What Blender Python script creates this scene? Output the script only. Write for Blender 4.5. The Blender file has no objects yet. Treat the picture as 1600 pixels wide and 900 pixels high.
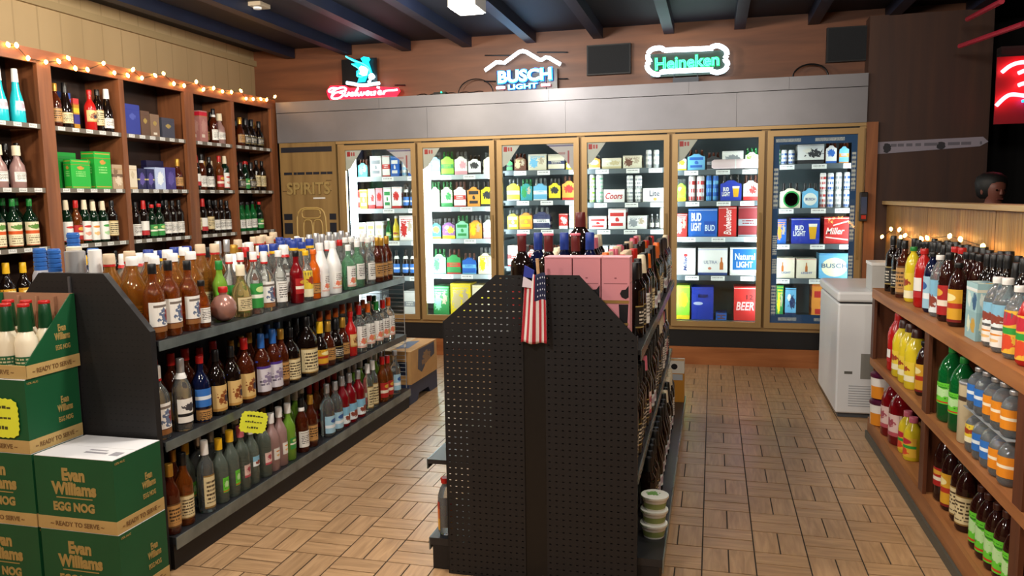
import bpy, bmesh, math, random
from mathutils import Vector, Matrix, Euler
import numpy as np
random.seed(7)
PI = math.pi
C = bpy.context.scene.collection
SC = bpy.context.scene

# ------------------------------------------------------------------ camera
F_PX, YAW, PITCH, ROLL, EYE = 1222.1, -0.252187, -0.113856, -0.015021, 1.5
def cam_axes():
    cy, sy, cp, sp = math.cos(YAW), math.sin(YAW), math.cos(PITCH), math.sin(PITCH)
    fw = Vector((sy*cp, cy*cp, sp)); rt = Vector((cy, -sy, 0)); up = rt.cross(fw)
    c, s = math.cos(ROLL), math.sin(ROLL)
    return c*rt + s*up, -s*rt + c*up, fw
RT, UP, FW = cam_axes()
cam_d = bpy.data.cameras.new('camera'); cam = bpy.data.objects.new('camera', cam_d); C.objects.link(cam)
cam_d.sensor_width = 36.0; cam_d.lens = F_PX/1600*36.0; cam_d.clip_start = 0.05; cam_d.clip_end = 60
m = Matrix.Identity(4)
for i in range(3):
    m[i][0], m[i][1], m[i][2] = RT[i], UP[i], -FW[i]
m.translation = Vector((0, 0, EYE)); cam.matrix_world = m
SC.camera = cam
SC.view_settings.view_transform = 'Standard'; SC.view_settings.look = 'None'
SC.view_settings.gamma = 1.0; SC.view_settings.use_curve_mapping = False
SC.view_settings.exposure = 0.12
SC.cycles.use_denoising = True
SC.cycles.max_bounces = 8; SC.cycles.transparent_max_bounces = 12
SC.cycles.caustics_refractive = False; SC.cycles.caustics_reflective = False
SC.cycles.sample_clamp_indirect = 4.0

# survey helpers: where a line of sight meets a real shelf, wall or floor plane
def ray(x, y):
    return RT*((x-800)/F_PX) - UP*((y-450)/F_PX) + FW
def onz(x, y, z=0.0):
    d = ray(x, y); return Vector((0, 0, EYE)) + d*((z-EYE)/d.z)
def ony(x, y, Y):
    d = ray(x, y); return Vector((0, 0, EYE)) + d*(Y/d.y)
def onx(x, y, X):
    d = ray(x, y); return Vector((0, 0, EYE)) + d*(X/d.x)
def shelf_y(px, X, z):      # depth along a shelf that runs in Y
    k = (px-800)/F_PX; a = RT - FW*k; zz = z-EYE
    return -(X*a.x + zz*a.z)/a.y
def shelf_x(px, Y, z):      # place along a shelf that runs in X
    k = (px-800)/F_PX; a = RT - FW*k; zz = z-EYE
    return -(Y*a.y + zz*a.z)/a.x

# ------------------------------------------------------------------ light
W = bpy.data.worlds.new('world'); SC.world = W; W.use_nodes = True
W.node_tree.nodes['Background'].inputs[0].default_value = (0.10, 0.11, 0.14, 1)
W.node_tree.nodes['Background'].inputs[1].default_value = 0.12
LAMPS = [  # first ceiling lamp stands in view, others added unseen: x, y, watts, colour
    (-1.70, 5.45, 31, (1.0, .93, .84)), (-3.0, 4.3, 44, (1.0, .89, .72)), (-3.30, 2.4, 40, (1.0, .88, .72)),
    (-1.45, 3.0, 60, (1.0, .94, .86)), (0.30, 3.3, 17, (1.0, .90, .76)), (0.38, 2.0, 32, (1.0, .90, .76)),
    (-1.5, 0.6, 60, (1.0, .94, .86)), (-3.2, 0.4, 34, (1.0, .9, .78)), (0.5, 0.2, 36, (1.0, .9, .8))]
LAMP_GAIN = 1.0

# ------------------------------------------------------------------ materials
MATS = {}
def lin(h):
    if not isinstance(h, str): return tuple(h)[:3]
    h = h.lstrip('#'); v = [int(h[i:i+2], 16)/255 for i in (0, 2, 4)]
    return tuple(x/12.92 if x <= .04045 else ((x+.055)/1.055)**2.4 for x in v)
def new_mat(name):
    M = bpy.data.materials.new(name); M.use_nodes = True
    nt = M.node_tree; b = nt.nodes['Principled BSDF']
    return M, nt, b
def mat(name, col, rough=.5, metal=0.0, trans=0.0, ior=1.45, emit=None, estr=0.0, spec=.5, noise=0.0, nscale=8.0, bump=0.0, stretch=(1, 1, 1)):
    if name in MATS: return MATS[name]
    M, nt, b = new_mat(name); c = lin(col)
    b.inputs['Base Color'].default_value = (*c, 1); b.inputs['Roughness'].default_value = rough
    b.inputs['Metallic'].default_value = metal; b.inputs['Transmission Weight'].default_value = trans
    b.inputs['IOR'].default_value = ior; b.inputs['Specular IOR Level'].default_value = spec
    if emit is not None:
        b.inputs['Emission Color'].default_value = (*lin(emit), 1); b.inputs['Emission Strength'].default_value = estr
    if noise or bump:
        tc = nt.nodes.new('ShaderNodeTexCoord'); mp = nt.nodes.new('ShaderNodeMapping'); mp.inputs['Scale'].default_value = stretch
        nz = nt.nodes.new('ShaderNodeTexNoise'); nz.inputs['Scale'].default_value = nscale; nz.inputs['Detail'].default_value = 4
        nt.links.new(tc.outputs['Object'], mp.inputs[0]); nt.links.new(mp.outputs[0], nz.inputs['Vector'])
        if noise:
            r = nt.nodes.new('ShaderNodeValToRGB')
            r.color_ramp.elements[0].position = .3; r.color_ramp.elements[1].position = .7
            r.color_ramp.elements[0].color = (*[x*(1-noise) for x in c], 1); r.color_ramp.elements[1].color = (*[min(1, x*(1+noise)) for x in c], 1)
            nt.links.new(nz.outputs['Fac'], r.inputs[0]); nt.links.new(r.outputs[0], b.inputs['Base Color'])
        if bump:
            bp = nt.nodes.new('ShaderNodeBump'); bp.inputs['Strength'].default_value = bump; bp.inputs['Distance'].default_value = .004
            nt.links.new(nz.outputs['Fac'], bp.inputs['Height']); nt.links.new(bp.outputs[0], b.inputs['Normal'])
    MATS[name] = M; return M
def glow(name, col, s):
    return mat(name, '#101010', emit=col, estr=s)
def pane_mat(name, tint=(1, 1, 1), gloss=.06):
    if name in MATS: return MATS[name]
    M = bpy.data.materials.new(name); M.use_nodes = True; nt = M.node_tree; nt.nodes.clear()
    o = nt.nodes.new('ShaderNodeOutputMaterial'); t = nt.nodes.new('ShaderNodeBsdfTransparent'); g = nt.nodes.new('ShaderNodeBsdfGlossy')
    t.inputs[0].default_value = (*tint, 1); g.inputs['Roughness'].default_value = .03; g.inputs[0].default_value = (.9, .9, .9, 1)
    lw = nt.nodes.new('ShaderNodeLayerWeight'); lw.inputs[0].default_value = .25
    ad = nt.nodes.new('ShaderNodeMath'); ad.operation = 'MULTIPLY_ADD'; ad.inputs[1].default_value = .5; ad.inputs[2].default_value = gloss
    mx = nt.nodes.new('ShaderNodeMixShader')
    nt.links.new(lw.outputs['Fresnel'], ad.inputs[0]); nt.links.new(ad.outputs[0], mx.inputs[0])
    nt.links.new(t.outputs[0], mx.inputs[1]); nt.links.new(g.outputs[0], mx.inputs[2]); nt.links.new(mx.outputs[0], o.inputs[0])
    MATS[name] = M; return M
def wood(name, c1, c2, scale=3.0, stretch=(1, 1, 12), rough=.55, vary=.18, bump=.15, boards=None, groove=.45):
    """grain along the axis with the smallest stretch; boards = (axis, pitch): fine grooves and a tone per board"""
    if name in MATS: return MATS[name]
    M, nt, b = new_mat(name); N = nt.nodes; L = nt.links
    tc = N.new('ShaderNodeTexCoord'); oi = N.new('ShaderNodeObjectInfo')
    mp = N.new('ShaderNodeMapping'); mp.inputs['Scale'].default_value = stretch
    av = N.new('ShaderNodeVectorMath'); av.operation = 'MULTIPLY_ADD'; av.inputs[1].default_value = (37, 53, 71)
    L.new(oi.outputs['Random'], av.inputs[0]); L.new(tc.outputs['Object'], av.inputs[2]); L.new(av.outputs[0], mp.inputs[0])
    nz = N.new('ShaderNodeTexNoise'); nz.inputs['Scale'].default_value = scale; nz.inputs['Detail'].default_value = 6; nz.inputs['Distortion'].default_value = .6
    L.new(mp.outputs[0], nz.inputs['Vector'])
    r = N.new('ShaderNodeValToRGB'); r.color_ramp.elements[0].position = .32; r.color_ramp.elements[1].position = .68
    r.color_ramp.elements[0].color = (*lin(c1), 1); r.color_ramp.elements[1].color = (*lin(c2), 1)
    L.new(nz.outputs['Fac'], r.inputs[0])
    hv = N.new('ShaderNodeHueSaturation'); ml = N.new('ShaderNodeMapRange'); ml.inputs[3].default_value = 1-vary; ml.inputs[4].default_value = 1+vary
    L.new(oi.outputs['Random'], ml.inputs[0]); L.new(ml.outputs[0], hv.inputs['Value']); L.new(r.outputs[0], hv.inputs['Color'])
    col = hv.outputs[0]
    if boards:
        sp = N.new('ShaderNodeSeparateXYZ'); L.new(tc.outputs['Object'], sp.inputs[0])
        dv = N.new('ShaderNodeMath'); dv.operation = 'DIVIDE'; dv.inputs[1].default_value = boards[1]; L.new(sp.outputs[boards[0]], dv.inputs[0])
        fr = N.new('ShaderNodeMath'); fr.operation = 'FRACT'; L.new(dv.outputs[0], fr.inputs[0])
        lt = N.new('ShaderNodeMath'); lt.operation = 'LESS_THAN'; lt.inputs[1].default_value = .07; L.new(fr.outputs[0], lt.inputs[0])
        mx = N.new('ShaderNodeMixRGB'); mx.inputs[2].default_value = (*[x*groove for x in lin(c1)], 1)
        L.new(lt.outputs[0], mx.inputs[0]); L.new(col, mx.inputs[1]); col = mx.outputs[0]
    L.new(col, b.inputs['Base Color']); b.inputs['Roughness'].default_value = rough
    if bump:
        bp = N.new('ShaderNodeBump'); bp.inputs['Strength'].default_value = bump; bp.inputs['Distance'].default_value = .003
        L.new(nz.outputs['Fac'], bp.inputs['Height']); L.new(bp.outputs[0], b.inputs['Normal'])
    MATS[name] = M; return M
def art(name, base, bands=(), discs=(), lines=None, rough=.45):
    """printed paper or card: bands (v0,v1,colour[,u0,u1]), discs (u,v,ru,rv,colour[,rag]), lines (colour,v0,v1,rows,u0,u1)"""
    if name in MATS: return MATS[name]
    M, nt, b = new_mat(name); N = nt.nodes; L = nt.links
    tc = N.new('ShaderNodeTexCoord'); sp = N.new('ShaderNodeSeparateXYZ'); L.new(tc.outputs['UV'], sp.inputs[0])
    U, V = sp.outputs[0], sp.outputs[1]
    def mth(op, a, bb):
        n = N.new('ShaderNodeMath'); n.operation = op
        for k, v in ((0, a), (1, bb)):
            if v is None: continue
            if isinstance(v, (int, float)): n.inputs[k].default_value = v
            else: L.new(v, n.inputs[k])
        return n.outputs[0]
    rgb = N.new('ShaderNodeRGB'); rgb.outputs[0].default_value = (*lin(base), 1); cur = rgb.outputs[0]
    def over(mask, col):
        nonlocal cur
        mx = N.new('ShaderNodeMixRGB'); mx.inputs[2].default_value = (*lin(col), 1)
        L.new(mask, mx.inputs[0]); L.new(cur, mx.inputs[1]); cur = mx.outputs[0]
    def rect(u0, u1, v0, v1):
        return mth('MULTIPLY', mth('MULTIPLY', mth('GREATER_THAN', V, v0), mth('LESS_THAN', V, v1)), mth('MULTIPLY', mth('GREATER_THAN', U, u0), mth('LESS_THAN', U, u1)))
    for bd in bands:
        u0, u1 = (bd[3], bd[4]) if len(bd) > 3 else (-1, 2)
        over(rect(u0, u1, bd[0], bd[1]), bd[2])
    if lines:
        col, v0, v1, rows, u0, u1 = lines
        row = mth('MULTIPLY', V, rows); fr = mth('FRACT', row, None)
        cb = N.new('ShaderNodeCombineXYZ'); L.new(mth('MULTIPLY', U, 26), cb.inputs[0]); L.new(mth('MULTIPLY', mth('FLOOR', row, None), 7.3), cb.inputs[1])
        nz = N.new('ShaderNodeTexNoise'); nz.inputs['Scale'].default_value = 1.0; nz.inputs['Detail'].default_value = 0; L.new(cb.outputs[0], nz.inputs['Vector'])
        over(mth('MULTIPLY', mth('MULTIPLY', mth('LESS_THAN', fr, .5), mth('GREATER_THAN', nz.outputs['Fac'], .42)), rect(u0, u1, v0, v1)), col)
    for d in discs:
        u, v, ru, rv, col = d[:5]
        q = mth('ADD', mth('POWER', mth('ABSOLUTE', mth('DIVIDE', mth('SUBTRACT', U, u), ru), None), 2), mth('POWER', mth('ABSOLUTE', mth('DIVIDE', mth('SUBTRACT', V, v), rv), None), 2))
        if len(d) > 5:
            nz = N.new('ShaderNodeTexNoise'); nz.inputs['Scale'].default_value = 9; nz.inputs['Detail'].default_value = 3; L.new(tc.outputs['UV'], nz.inputs['Vector'])
            q = mth('ADD', q, mth('MULTIPLY', mth('SUBTRACT', nz.outputs['Fac'], .5), d[5]*3.5))
        over(mth('LESS_THAN', q, 1), col)
    L.new(cur, b.inputs['Base Color']); b.inputs['Roughness'].default_value = rough
    MATS[name] = M; return M

# ------------------------------------------------------------------ mesh building
SEEN = set()
class MB:
    def __init__(s): s.v, s.f, s.uv, s.mi = [], [], [], []
    def face(s, pts, uv=None, mi=0):
        n = len(s.v); s.v += [tuple(p) for p in pts]; s.f.append(tuple(range(n, n+len(pts)))); s.uv.append(uv or [(0, 0)]*len(pts)); s.mi.append(mi)
    def box(s, x0, x1, y0, y1, z0, z1, mi=0, bottom=True):
        U = [(0, 0), (1, 0), (1, 1), (0, 1)]
        s.face([(x0, y0, z0), (x1, y0, z0), (x1, y0, z1), (x0, y0, z1)], U, mi); s.face([(x1, y1, z0), (x0, y1, z0), (x0, y1, z1), (x1, y1, z1)], U, mi)
        s.face([(x1, y0, z0), (x1, y1, z0), (x1, y1, z1), (x1, y0, z1)], U, mi); s.face([(x0, y1, z0), (x0, y0, z0), (x0, y0, z1), (x0, y1, z1)], U, mi)
        s.face([(x0, y0, z1), (x1, y0, z1), (x1, y1, z1), (x0, y1, z1)], U, mi)
        if bottom: s.face([(x0, y1, z0), (x1, y1, z0), (x1, y0, z0), (x0, y0, z0)], U, mi)
        return s
    def lathe(s, prof, n=16, power=2.0, depth=1.0, cx=0, cy=0, mi=0, cap0=True, cap1=True):
        base = len(s.v); R = len(prof)
        for r, z in prof:
            for k in range(n):
                t = 2*PI*k/n; q = shape(t, power); s.v.append((cx+r*q*math.cos(t), cy+r*q*depth*math.sin(t), z))
        for i in range(R-1):
            for k in range(n):
                a, b = base+i*n+k, base+i*n+(k+1) % n
                s.f.append((a, b, b+n, a+n)); s.mi.append(mi)
                s.uv.append([(k/n, i/(R-1)), ((k+1)/n, i/(R-1)), ((k+1)/n, (i+1)/(R-1)), (k/n, (i+1)/(R-1))])
        if cap0: s.f.append(tuple(base+k for k in reversed(range(n)))); s.uv.append([(0, 0)]*n); s.mi.append(mi)
        if cap1: s.f.append(tuple(base+(R-1)*n+k for k in range(n))); s.uv.append([(.5+.5*math.cos(2*PI*k/n), .5+.5*math.sin(2*PI*k/n)) for k in range(n)]); s.mi.append(mi)
        return s
    def prism(s, poly, axis, a0, a1, mi=0):
        """poly of 2-D points; axis 'x','y','z' is the extrusion direction"""
        def P(p, a): return {'x': (a, p[0], p[1]), 'y': (p[0], a, p[1]), 'z': (p[0], p[1], a)}[axis]
        xs = [p[0] for p in poly]; ys = [p[1] for p in poly]; W_ = max(xs)-min(xs) or 1; H_ = max(ys)-min(ys) or 1
        uv = [((p[0]-min(xs))/W_, (p[1]-min(ys))/H_) for p in poly]
        s.face([P(p, a0) for p in poly], uv, mi); s.face([P(p, a1) for p in reversed(poly)], uv[::-1], mi)
        for i in range(len(poly)):
            p, q = poly[i], poly[(i+1) % len(poly)]
            s.face([P(p, a0), P(p, a1), P(q, a1), P(q, a0)], [(0, 0), (1, 0), (1, 1), (0, 1)], mi)
        return s
    def tube(s, pts, r, n=8, mi=0):
        pts = [Vector(p) for p in pts]; base = len(s.v); up0 = Vector((0, 0, 1))
        for i, p in enumerate(pts):
            t = (pts[min(i+1, len(pts)-1)] - pts[max(i-1, 0)]).normalized()
            u = t.cross(up0 if abs(t.z) < .95 else Vector((1, 0, 0))).normalized(); w = u.cross(t)
            for k in range(n):
                a = 2*PI*k/n; s.v.append(tuple(p + u*(r*math.cos(a)) + w*(r*math.sin(a))))
        for i in range(len(pts)-1):
            for k in range(n):
                a, b = base+i*n+k, base+i*n+(k+1) % n
                s.f.append((a, b, b+n, a+n)); s.uv.append([(0, 0)]*4); s.mi.append(mi)
        s.f.append(tuple(base+k for k in reversed(range(n)))); s.uv.append([(0, 0)]*n); s.mi.append(mi)
        s.f.append(tuple(base+(len(pts)-1)*n+k for k in range(n))); s.uv.append([(0, 0)]*n); s.mi.append(mi)
        return s
    def mesh(s, name, mats, smooth=False):
        me = bpy.data.meshes.new(name); me.from_pydata(s.v, [], s.f)
        uvl = me.uv_layers.new(name='UVMap'); k = 0
        flat = [c for fu in s.uv for p in fu for c in p]
        uvl.data.foreach_set('uv', flat)
        for M in (mats if isinstance(mats, (list, tuple)) else [mats]): me.materials.append(M)
        me.polygons.foreach_set('material_index', s.mi)
        bm = bmesh.new(); bm.from_mesh(me); bmesh.ops.remove_doubles(bm, verts=bm.verts, dist=1e-5); bmesh.ops.recalc_face_normals(bm, faces=bm.faces); bm.to_mesh(me); bm.free()
        if smooth:
            me.polygons.foreach_set('use_smooth', [True]*len(me.polygons))
            me.set_sharp_from_angle(angle=math.radians(42))
        return me
def shape(t, p):
    if p == 2.0: return 1.0
    return 1.0/((abs(math.cos(t))**p + abs(math.sin(t))**p)**(1.0/p))
def link(name, me, parent=None, loc=(0, 0, 0), rot=(0, 0, 0)):
    o = bpy.data.objects.new(name, me); C.objects.link(o); o.location = loc; o.rotation_euler = rot
    if parent is not None: o.parent = parent
    return o
def tag(o, label, cat, group=None, kind=None):
    if len(label.split()) > 16: print('LONG', label)
    if label in SEEN: print('SAME', label)
    SEEN.add(label)
    o['label'] = label; o['category'] = cat
    if group: o['group'] = group
    if kind: o['kind'] = kind
    return o
def empty(name, loc=(0, 0, 0), rz=0):
    o = bpy.data.objects.new(name, None); C.objects.link(o); o.location = loc; o.rotation_euler = (0, 0, rz); o.empty_display_size = .05
    return o
def struct(name, me, parent=None, loc=(0, 0, 0)):
    o = link(name, me, parent, loc)
    if parent is None: o['kind'] = 'structure'
    return o
KIDS = {}
def copy_tree(o):
    c = o.copy(); C.objects.link(c)
    for k in KIDS.get(o.name, ()):
        d = k.copy(); C.objects.link(d); d.parent = c
    return c
def boxmesh(name, M, *a): return MB().box(*a).mesh(name, M)
TXT = {}
def text_mesh(body, width, height, M, bold=0.0, depth=.0006, outline=None, shear=0.0):
    """lettering centred on the origin in the XZ plane, facing -Y"""
    cu = bpy.data.curves.new('lettering', 'FONT'); cu.body = body; cu.size = 1.0; cu.align_x = 'CENTER'; cu.align_y = 'CENTER'
    cu.resolution_u = 3; cu.offset = bold; cu.shear = shear; cu.space_line = .85
    if outline: cu.fill_mode = 'NONE'; cu.bevel_depth = outline; cu.bevel_resolution = 1
    else: cu.extrude = .002
    o = bpy.data.objects.new('lettering', cu); C.objects.link(o)
    dg = bpy.context.evaluated_depsgraph_get(); dg.update()
    me = bpy.data.meshes.new_from_object(o.evaluated_get(dg)); bpy.data.objects.remove(o); bpy.data.curves.remove(cu)
    co = np.empty(len(me.vertices)*3, np.float32); me.vertices.foreach_get('co', co); co = co.reshape(-1, 3)
    lo, hi = co.min(0), co.max(0); mid = (lo+hi)/2; sx = width/max(hi[0]-lo[0], 1e-6); sy = height/max(hi[1]-lo[1], 1e-6)
    out = np.empty_like(co); out[:, 0] = (co[:, 0]-mid[0])*sx; out[:, 2] = (co[:, 1]-mid[1])*sy
    dz = hi[2]-lo[2] or 1; out[:, 1] = -(co[:, 2]-mid[2])*(depth*2/dz if not outline else (sx+sy)/2)
    me.vertices.foreach_set('co', out.ravel()); me.update(); me.materials.clear(); me.materials.append(M)
    return me

ORD = ['first', 'second', 'third', 'fourth', 'fifth', 'sixth', 'seventh', 'eighth', 'ninth', 'tenth', 'eleventh', 'twelfth', 'thirteenth', 'fourteenth', 'fifteenth', 'sixteenth', 'seventeenth', 'eighteenth', 'nineteenth']
def ordinal(i):
    if i < 19: return ORD[i]
    t = {2: ('twentieth', 'twenty'), 3: ('thirtieth', 'thirty'), 4: ('fortieth', 'forty'), 5: ('fiftieth', 'fifty')}[(i+1)//10]
    return t[0] if (i+1) % 10 == 0 else t[1] + '-' + ORD[(i+1) % 10 - 1]

# common materials
BLACK = mat('black_steel', '#131316', .42, noise=.12, nscale=20)
BLACK2 = mat('black_panel', '#161415', .6, noise=.15, nscale=6)
WHITE = mat('white_paint', '#e8e8e6', .4)
TAN = mat('tan_aluminium', '#a88a5c', .38, metal=.3)
STEEL = mat('grey_metal', '#9a9a9c', .35, metal=.6, noise=.08, nscale=3)
CARD = mat('brown_card', '#b98c56', .8, noise=.08, nscale=12)

# ================================================================== THE SETTING
# floor: grout slab with parquet-pattern tiles laid on it
GROUT = mat('grout', '#392f27', .8)
TILE = wood('tile_wood', '#a07c58', '#bf9870', 5.0, (10, 1, 10), .32, vary=.07, bump=.06)
TS, TX, TY = .213, -.025, 3.525
floor = struct('floor', boxmesh('floor', GROUT, -4.7, 6.0, -3.0, 8.2, -.1, -.003))
tile_me = {}
g = .003
def tile_box(mb, cx, cy, along_x, z1=0.0):
    a, b = TS/2-g, TS/4-g
    hx, hy = (a, b) if along_x else (b, a)
    mb.box(cx-hx, cx+hx, cy-hy, cy+hy, -.006, z1, bottom=False)
tme = MB(); tile_box(tme, 0, 0, False); tme = tme.mesh('tile', TILE)
tiles = []
for i in range(-25, 12):
    for j in range(-25, 18):
        cx, cy = TX+(i+.5)*TS, TY+(j+.5)*TS
        if not (-4.5 < cx < 2.2 and -1.5 < cy < 7.05): continue
        horiz = (i+j) % 2 != 0     # (0,-1): planks along X
        for s in (-1, 1):
            px, py = (cx, cy+s*TS/4) if horiz else (cx+s*TS/4, cy)
            d = (Vector((px, py, 0))-Vector((0, 0, EYE))); z = d.dot(FW)
            vis = z > 0 and -40 < 800+F_PX*d.dot(RT)/z < 1640 and 450-F_PX*d.dot(UP)/z < 940 and ((-2.10 < px < -1.0) or (-.2 < px < .96) or py > 5.2)
            tiles.append((0 if vis else 1, d.length, px, py, horiz))
tiles.sort()
rest = MB()
for k, (hid, dist, px, py, horiz) in enumerate(tiles):
    if k < 300:
        link('tile', tme, floor, (px, py, random.uniform(-.0008, .0008)), (0, 0, PI/2 if horiz else 0))
    else:
        tile_box(rest, px, py, horiz)
ro = link('tile_field', rest.mesh('tile_field', TILE), floor); ro['kind'] = 'stuff'

# walls and ceiling
PANEL_TAN = wood('tan_wall_panel', '#9c8560', '#a8906a', 2.0, (1, 1, .15), .7, boards=(1, .2), bump=.03, groove=.82)
BROWN = wood('brown_wall_wood', '#5a3420', '#7a4a2e', 2.0, (.5, 1, 5), .5, bump=.05)
BROWN_V = wood('brown_wall_panel', '#34201a', '#43291c', 2.0, (6, 6, .4), .55, bump=.05)
NAVY = mat('ceiling_black', '#090d1c', .65, noise=.2, nscale=4)  # blue tint of the neon light is mixed into the black ceiling
ZC = 2.925
struct('wall_left', boxmesh('wall_left', PANEL_TAN, -4.7, -4.55, -3, 8.2, 0, 3.2))
struct('wall_back', boxmesh('wall_back', BROWN, -4.55, 2.12, 7.27, 7.40, 2.3, 3.2))
struct('wall_back_side', boxmesh('wall_back_side', BROWN_V, 1.215, 2.12, 7.09, 7.27, 0, 2.93))
struct('wall_front', boxmesh('wall_front', mat('far_wall', '#4b4038', .8), -4.7, 6.0, -3.1, -3.0, 0, 3.2))
struct('wall_right', boxmesh('wall_right', mat('bar_wall', '#0c090a', .8), 4.6, 4.7, -3, 8.2, 0, 3.2))
struct('wall_bar', boxmesh('wall_bar', mat('bar_wall', '#0c090a', .8), 2.12, 4.6, 8.0, 8.1, 0, 3.2))
struct('trim_1', boxmesh('trim', wood('post_wood', '#6b3d1e', '#8a5530', 3, (6, 6, .4), .5), 1.215, 1.30, 7.05, 7.09, 0, 2.08))
struct('trim_2', boxmesh('trim', mat('crown_board', '#8d7a58', .6), -4.55, -4.52, -3, 7.27, 2.87, 2.925))
ceil = struct('ceiling', boxmesh('ceiling', NAVY, -4.7, 6.0, -3.1, 8.2, 3.02, 3.3))
jme = boxmesh('joist', mat('joist_black', '#0d1428', .5, noise=.2, nscale=5), -.045, .045, -2.9, 7.25, 0, .095)  # joists carry the same painted-in blue neon tint
for x in [-4.12, -3.50, -2.88, -2.27, -1.65, -1.03, -.40, .20, .80, 1.40, 2.0]:
    link('joist', jme, ceil, (x, 0, ZC))
# bar room beyond the dividing counter: dark header beam
struct('trim_3', boxmesh('trim', mat('bar_beam', '#1a0f10', .6), 2.12, 4.6, 6.9, 7.0, 2.42, 2.6))

# ceiling lamps, all but the first added out of view for light
LAMP_ON = glow('lamp_diffuser', '#fff4e0', 9.0)
fix_me = MB().box(-.10, .10, -.13, .13, .02, .215).mesh('lamp_housing', WHITE)
dif_me = MB().box(-.085, .085, -.115, .115, .012, .022).mesh('diffuser', LAMP_ON)
SENS = tag(link('ceiling_sensor', MB().box(-.07, .07, -.07, .07, 0, .03).mesh('ceiling_sensor', mat('sensor_tan', '#a89a86', .5)), None, (-3.42, 5.55, ZC-.031+.095)), 'small square tan ceiling sensor between joists above the black rack', 'sensor')
link('sensor_dome', MB().lathe([(.03, -.012), (.035, 0)], 12).mesh('sensor_dome', WHITE, True), SENS)
lamp_where = ['above the aisle of the long black racks', 'over the wall cabinet by the carton stack', 'over the wall cabinet behind the camera', 'above the pegboard rack end', 'above the tiled aisle near the freezer', 'above the tiled aisle before the wooden shelf', 'over the shop entrance in mid room', 'over the shop entrance by the panelled wall', 'over the shop entrance by the bar']
for k, (x, y, w, col) in enumerate(LAMPS):
    t = tag(empty('ceiling_lamp', (x, y, ZC-.12)), 'small white ceiling lamp ' + lamp_where[k], 'lamp', 'ceiling lamps')
    link('housing', fix_me, t); link('diffuser', dif_me, t)
    ld = bpy.data.lights.new('lamp_light', 'POINT'); ld.shadow_soft_size = .09; ld.energy = w*LAMP_GAIN*1.9; ld.color = col
    lo = bpy.data.objects.new('lamp_light', ld); C.objects.link(lo); lo.parent = t; lo.location = (0, 0, -.10)

# ================================================================== BOTTLES
def P_liquor(h=.30, r=.038):
    k = h/.30; return [(r*.93, 0), (r, .005), (r, .165*k), (r*.95, .183*k), (r*.68, .208*k), (.0165, .226*k), (.0145, .240*k), (.0145, h)]
def P_wine(h=.30, r=.037):
    k = h/.30; return [(r*.95, 0), (r, .005), (r, .185*k), (r*.93, .203*k), (r*.6, .224*k), (.0155, .24*k), (.014, h)]
def P_champ(h=.31, r=.044):
    k = h/.31; return [(r*.93, 0), (r, .006), (r, .12*k), (r*.92, .155*k), (r*.62, .20*k), (.0175, .25*k), (.0155, h)]
def P_handle(h=.32, r=.054):
    k = h/.32; return [(r*.95, 0), (r, .008), (r, .19*k), (r*.93, .21*k), (r*.62, .242*k), (.021, .262*k), (.019, h)]
def P_teal(h=.33, r=.045):
    k = h/.33; return [(r*.95, 0), (r, .006), (r*.98, .07*k), (r*.82, .14*k), (r*.52, .20*k), (.0175, .26*k), (.015, h)]
def P_round(h=.30, r=.062):
    k = h/.30; return [(r*.55, 0), (r*.8, .015*k), (r, .06*k), (r*.97, .09*k), (r*.75, .125*k), (r*.42, .155*k), (.018, .18*k), (.017, h)]
def P_pet(h=.30, r=.05):
    k = h/.30; return [(r*.8, 0), (r, .012), (r, .19*k), (r*.95, .21*k), (r*.7, .245*k), (r*.34, .27*k), (.015, .278*k), (.015, h)]
def P_jug(h=.27, r=.056):
    k = h/.27; return [(r*.9, 0), (r, .01), (r*.97, .09*k), (r, .17*k), (r*.85, .20*k), (r*.45, .235*k), (.019, .245*k), (.019, h)]
def P_cone(h=.30, r=.042):
    k = h/.30; return [(r*.95, 0), (r, .006), (r, .14*k), (r*1.05, .155*k), (r*.95, .18*k), (r*.5, .24*k), (.017, .262*k), (.0155, h)]
def P_squat(h=.22, r=.046):
    k = h/.22; return [(r*.9, 0), (r, .006), (r*1.02, .09*k), (r*.9, .12*k), (r*.5, .145*k), (.017, .16*k), (.016, h)]
def P_stub(h=.23, r=.031):
    k = h/.23; return [(r*.93, 0), (r, .005), (r, .12*k), (r*.9, .14*k), (r*.5, .17*k), (.0135, .19*k), (.013, h)]
def P_mag(h=.42, r=.05):
    return [(r*.95, 0), (r, .008), (r, h-.13), (r*.94, h-.108), (r*.6, h-.09), (.02, h-.078), (.0165, h-.07), (.016, h)]
def P_belly(h=.5, r=.06):
    return [(r*.8, 0), (r*.82, .25), (r*.86, .30), (r, .345), (r, .375), (r*.86, .405), (r*.55, .425), (.021, .44), (.018, .46), (.018, h)]
def P_nog():
    return [(.037, 0), (.040, .005), (.040, .125), (.037, .14), (.026, .165), (.020, .18), (.018, .27)]
def gl(name, col, tr=.9, rough=.04): return mat('glass_'+name, col, rough, trans=tr, ior=1.42)
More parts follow.
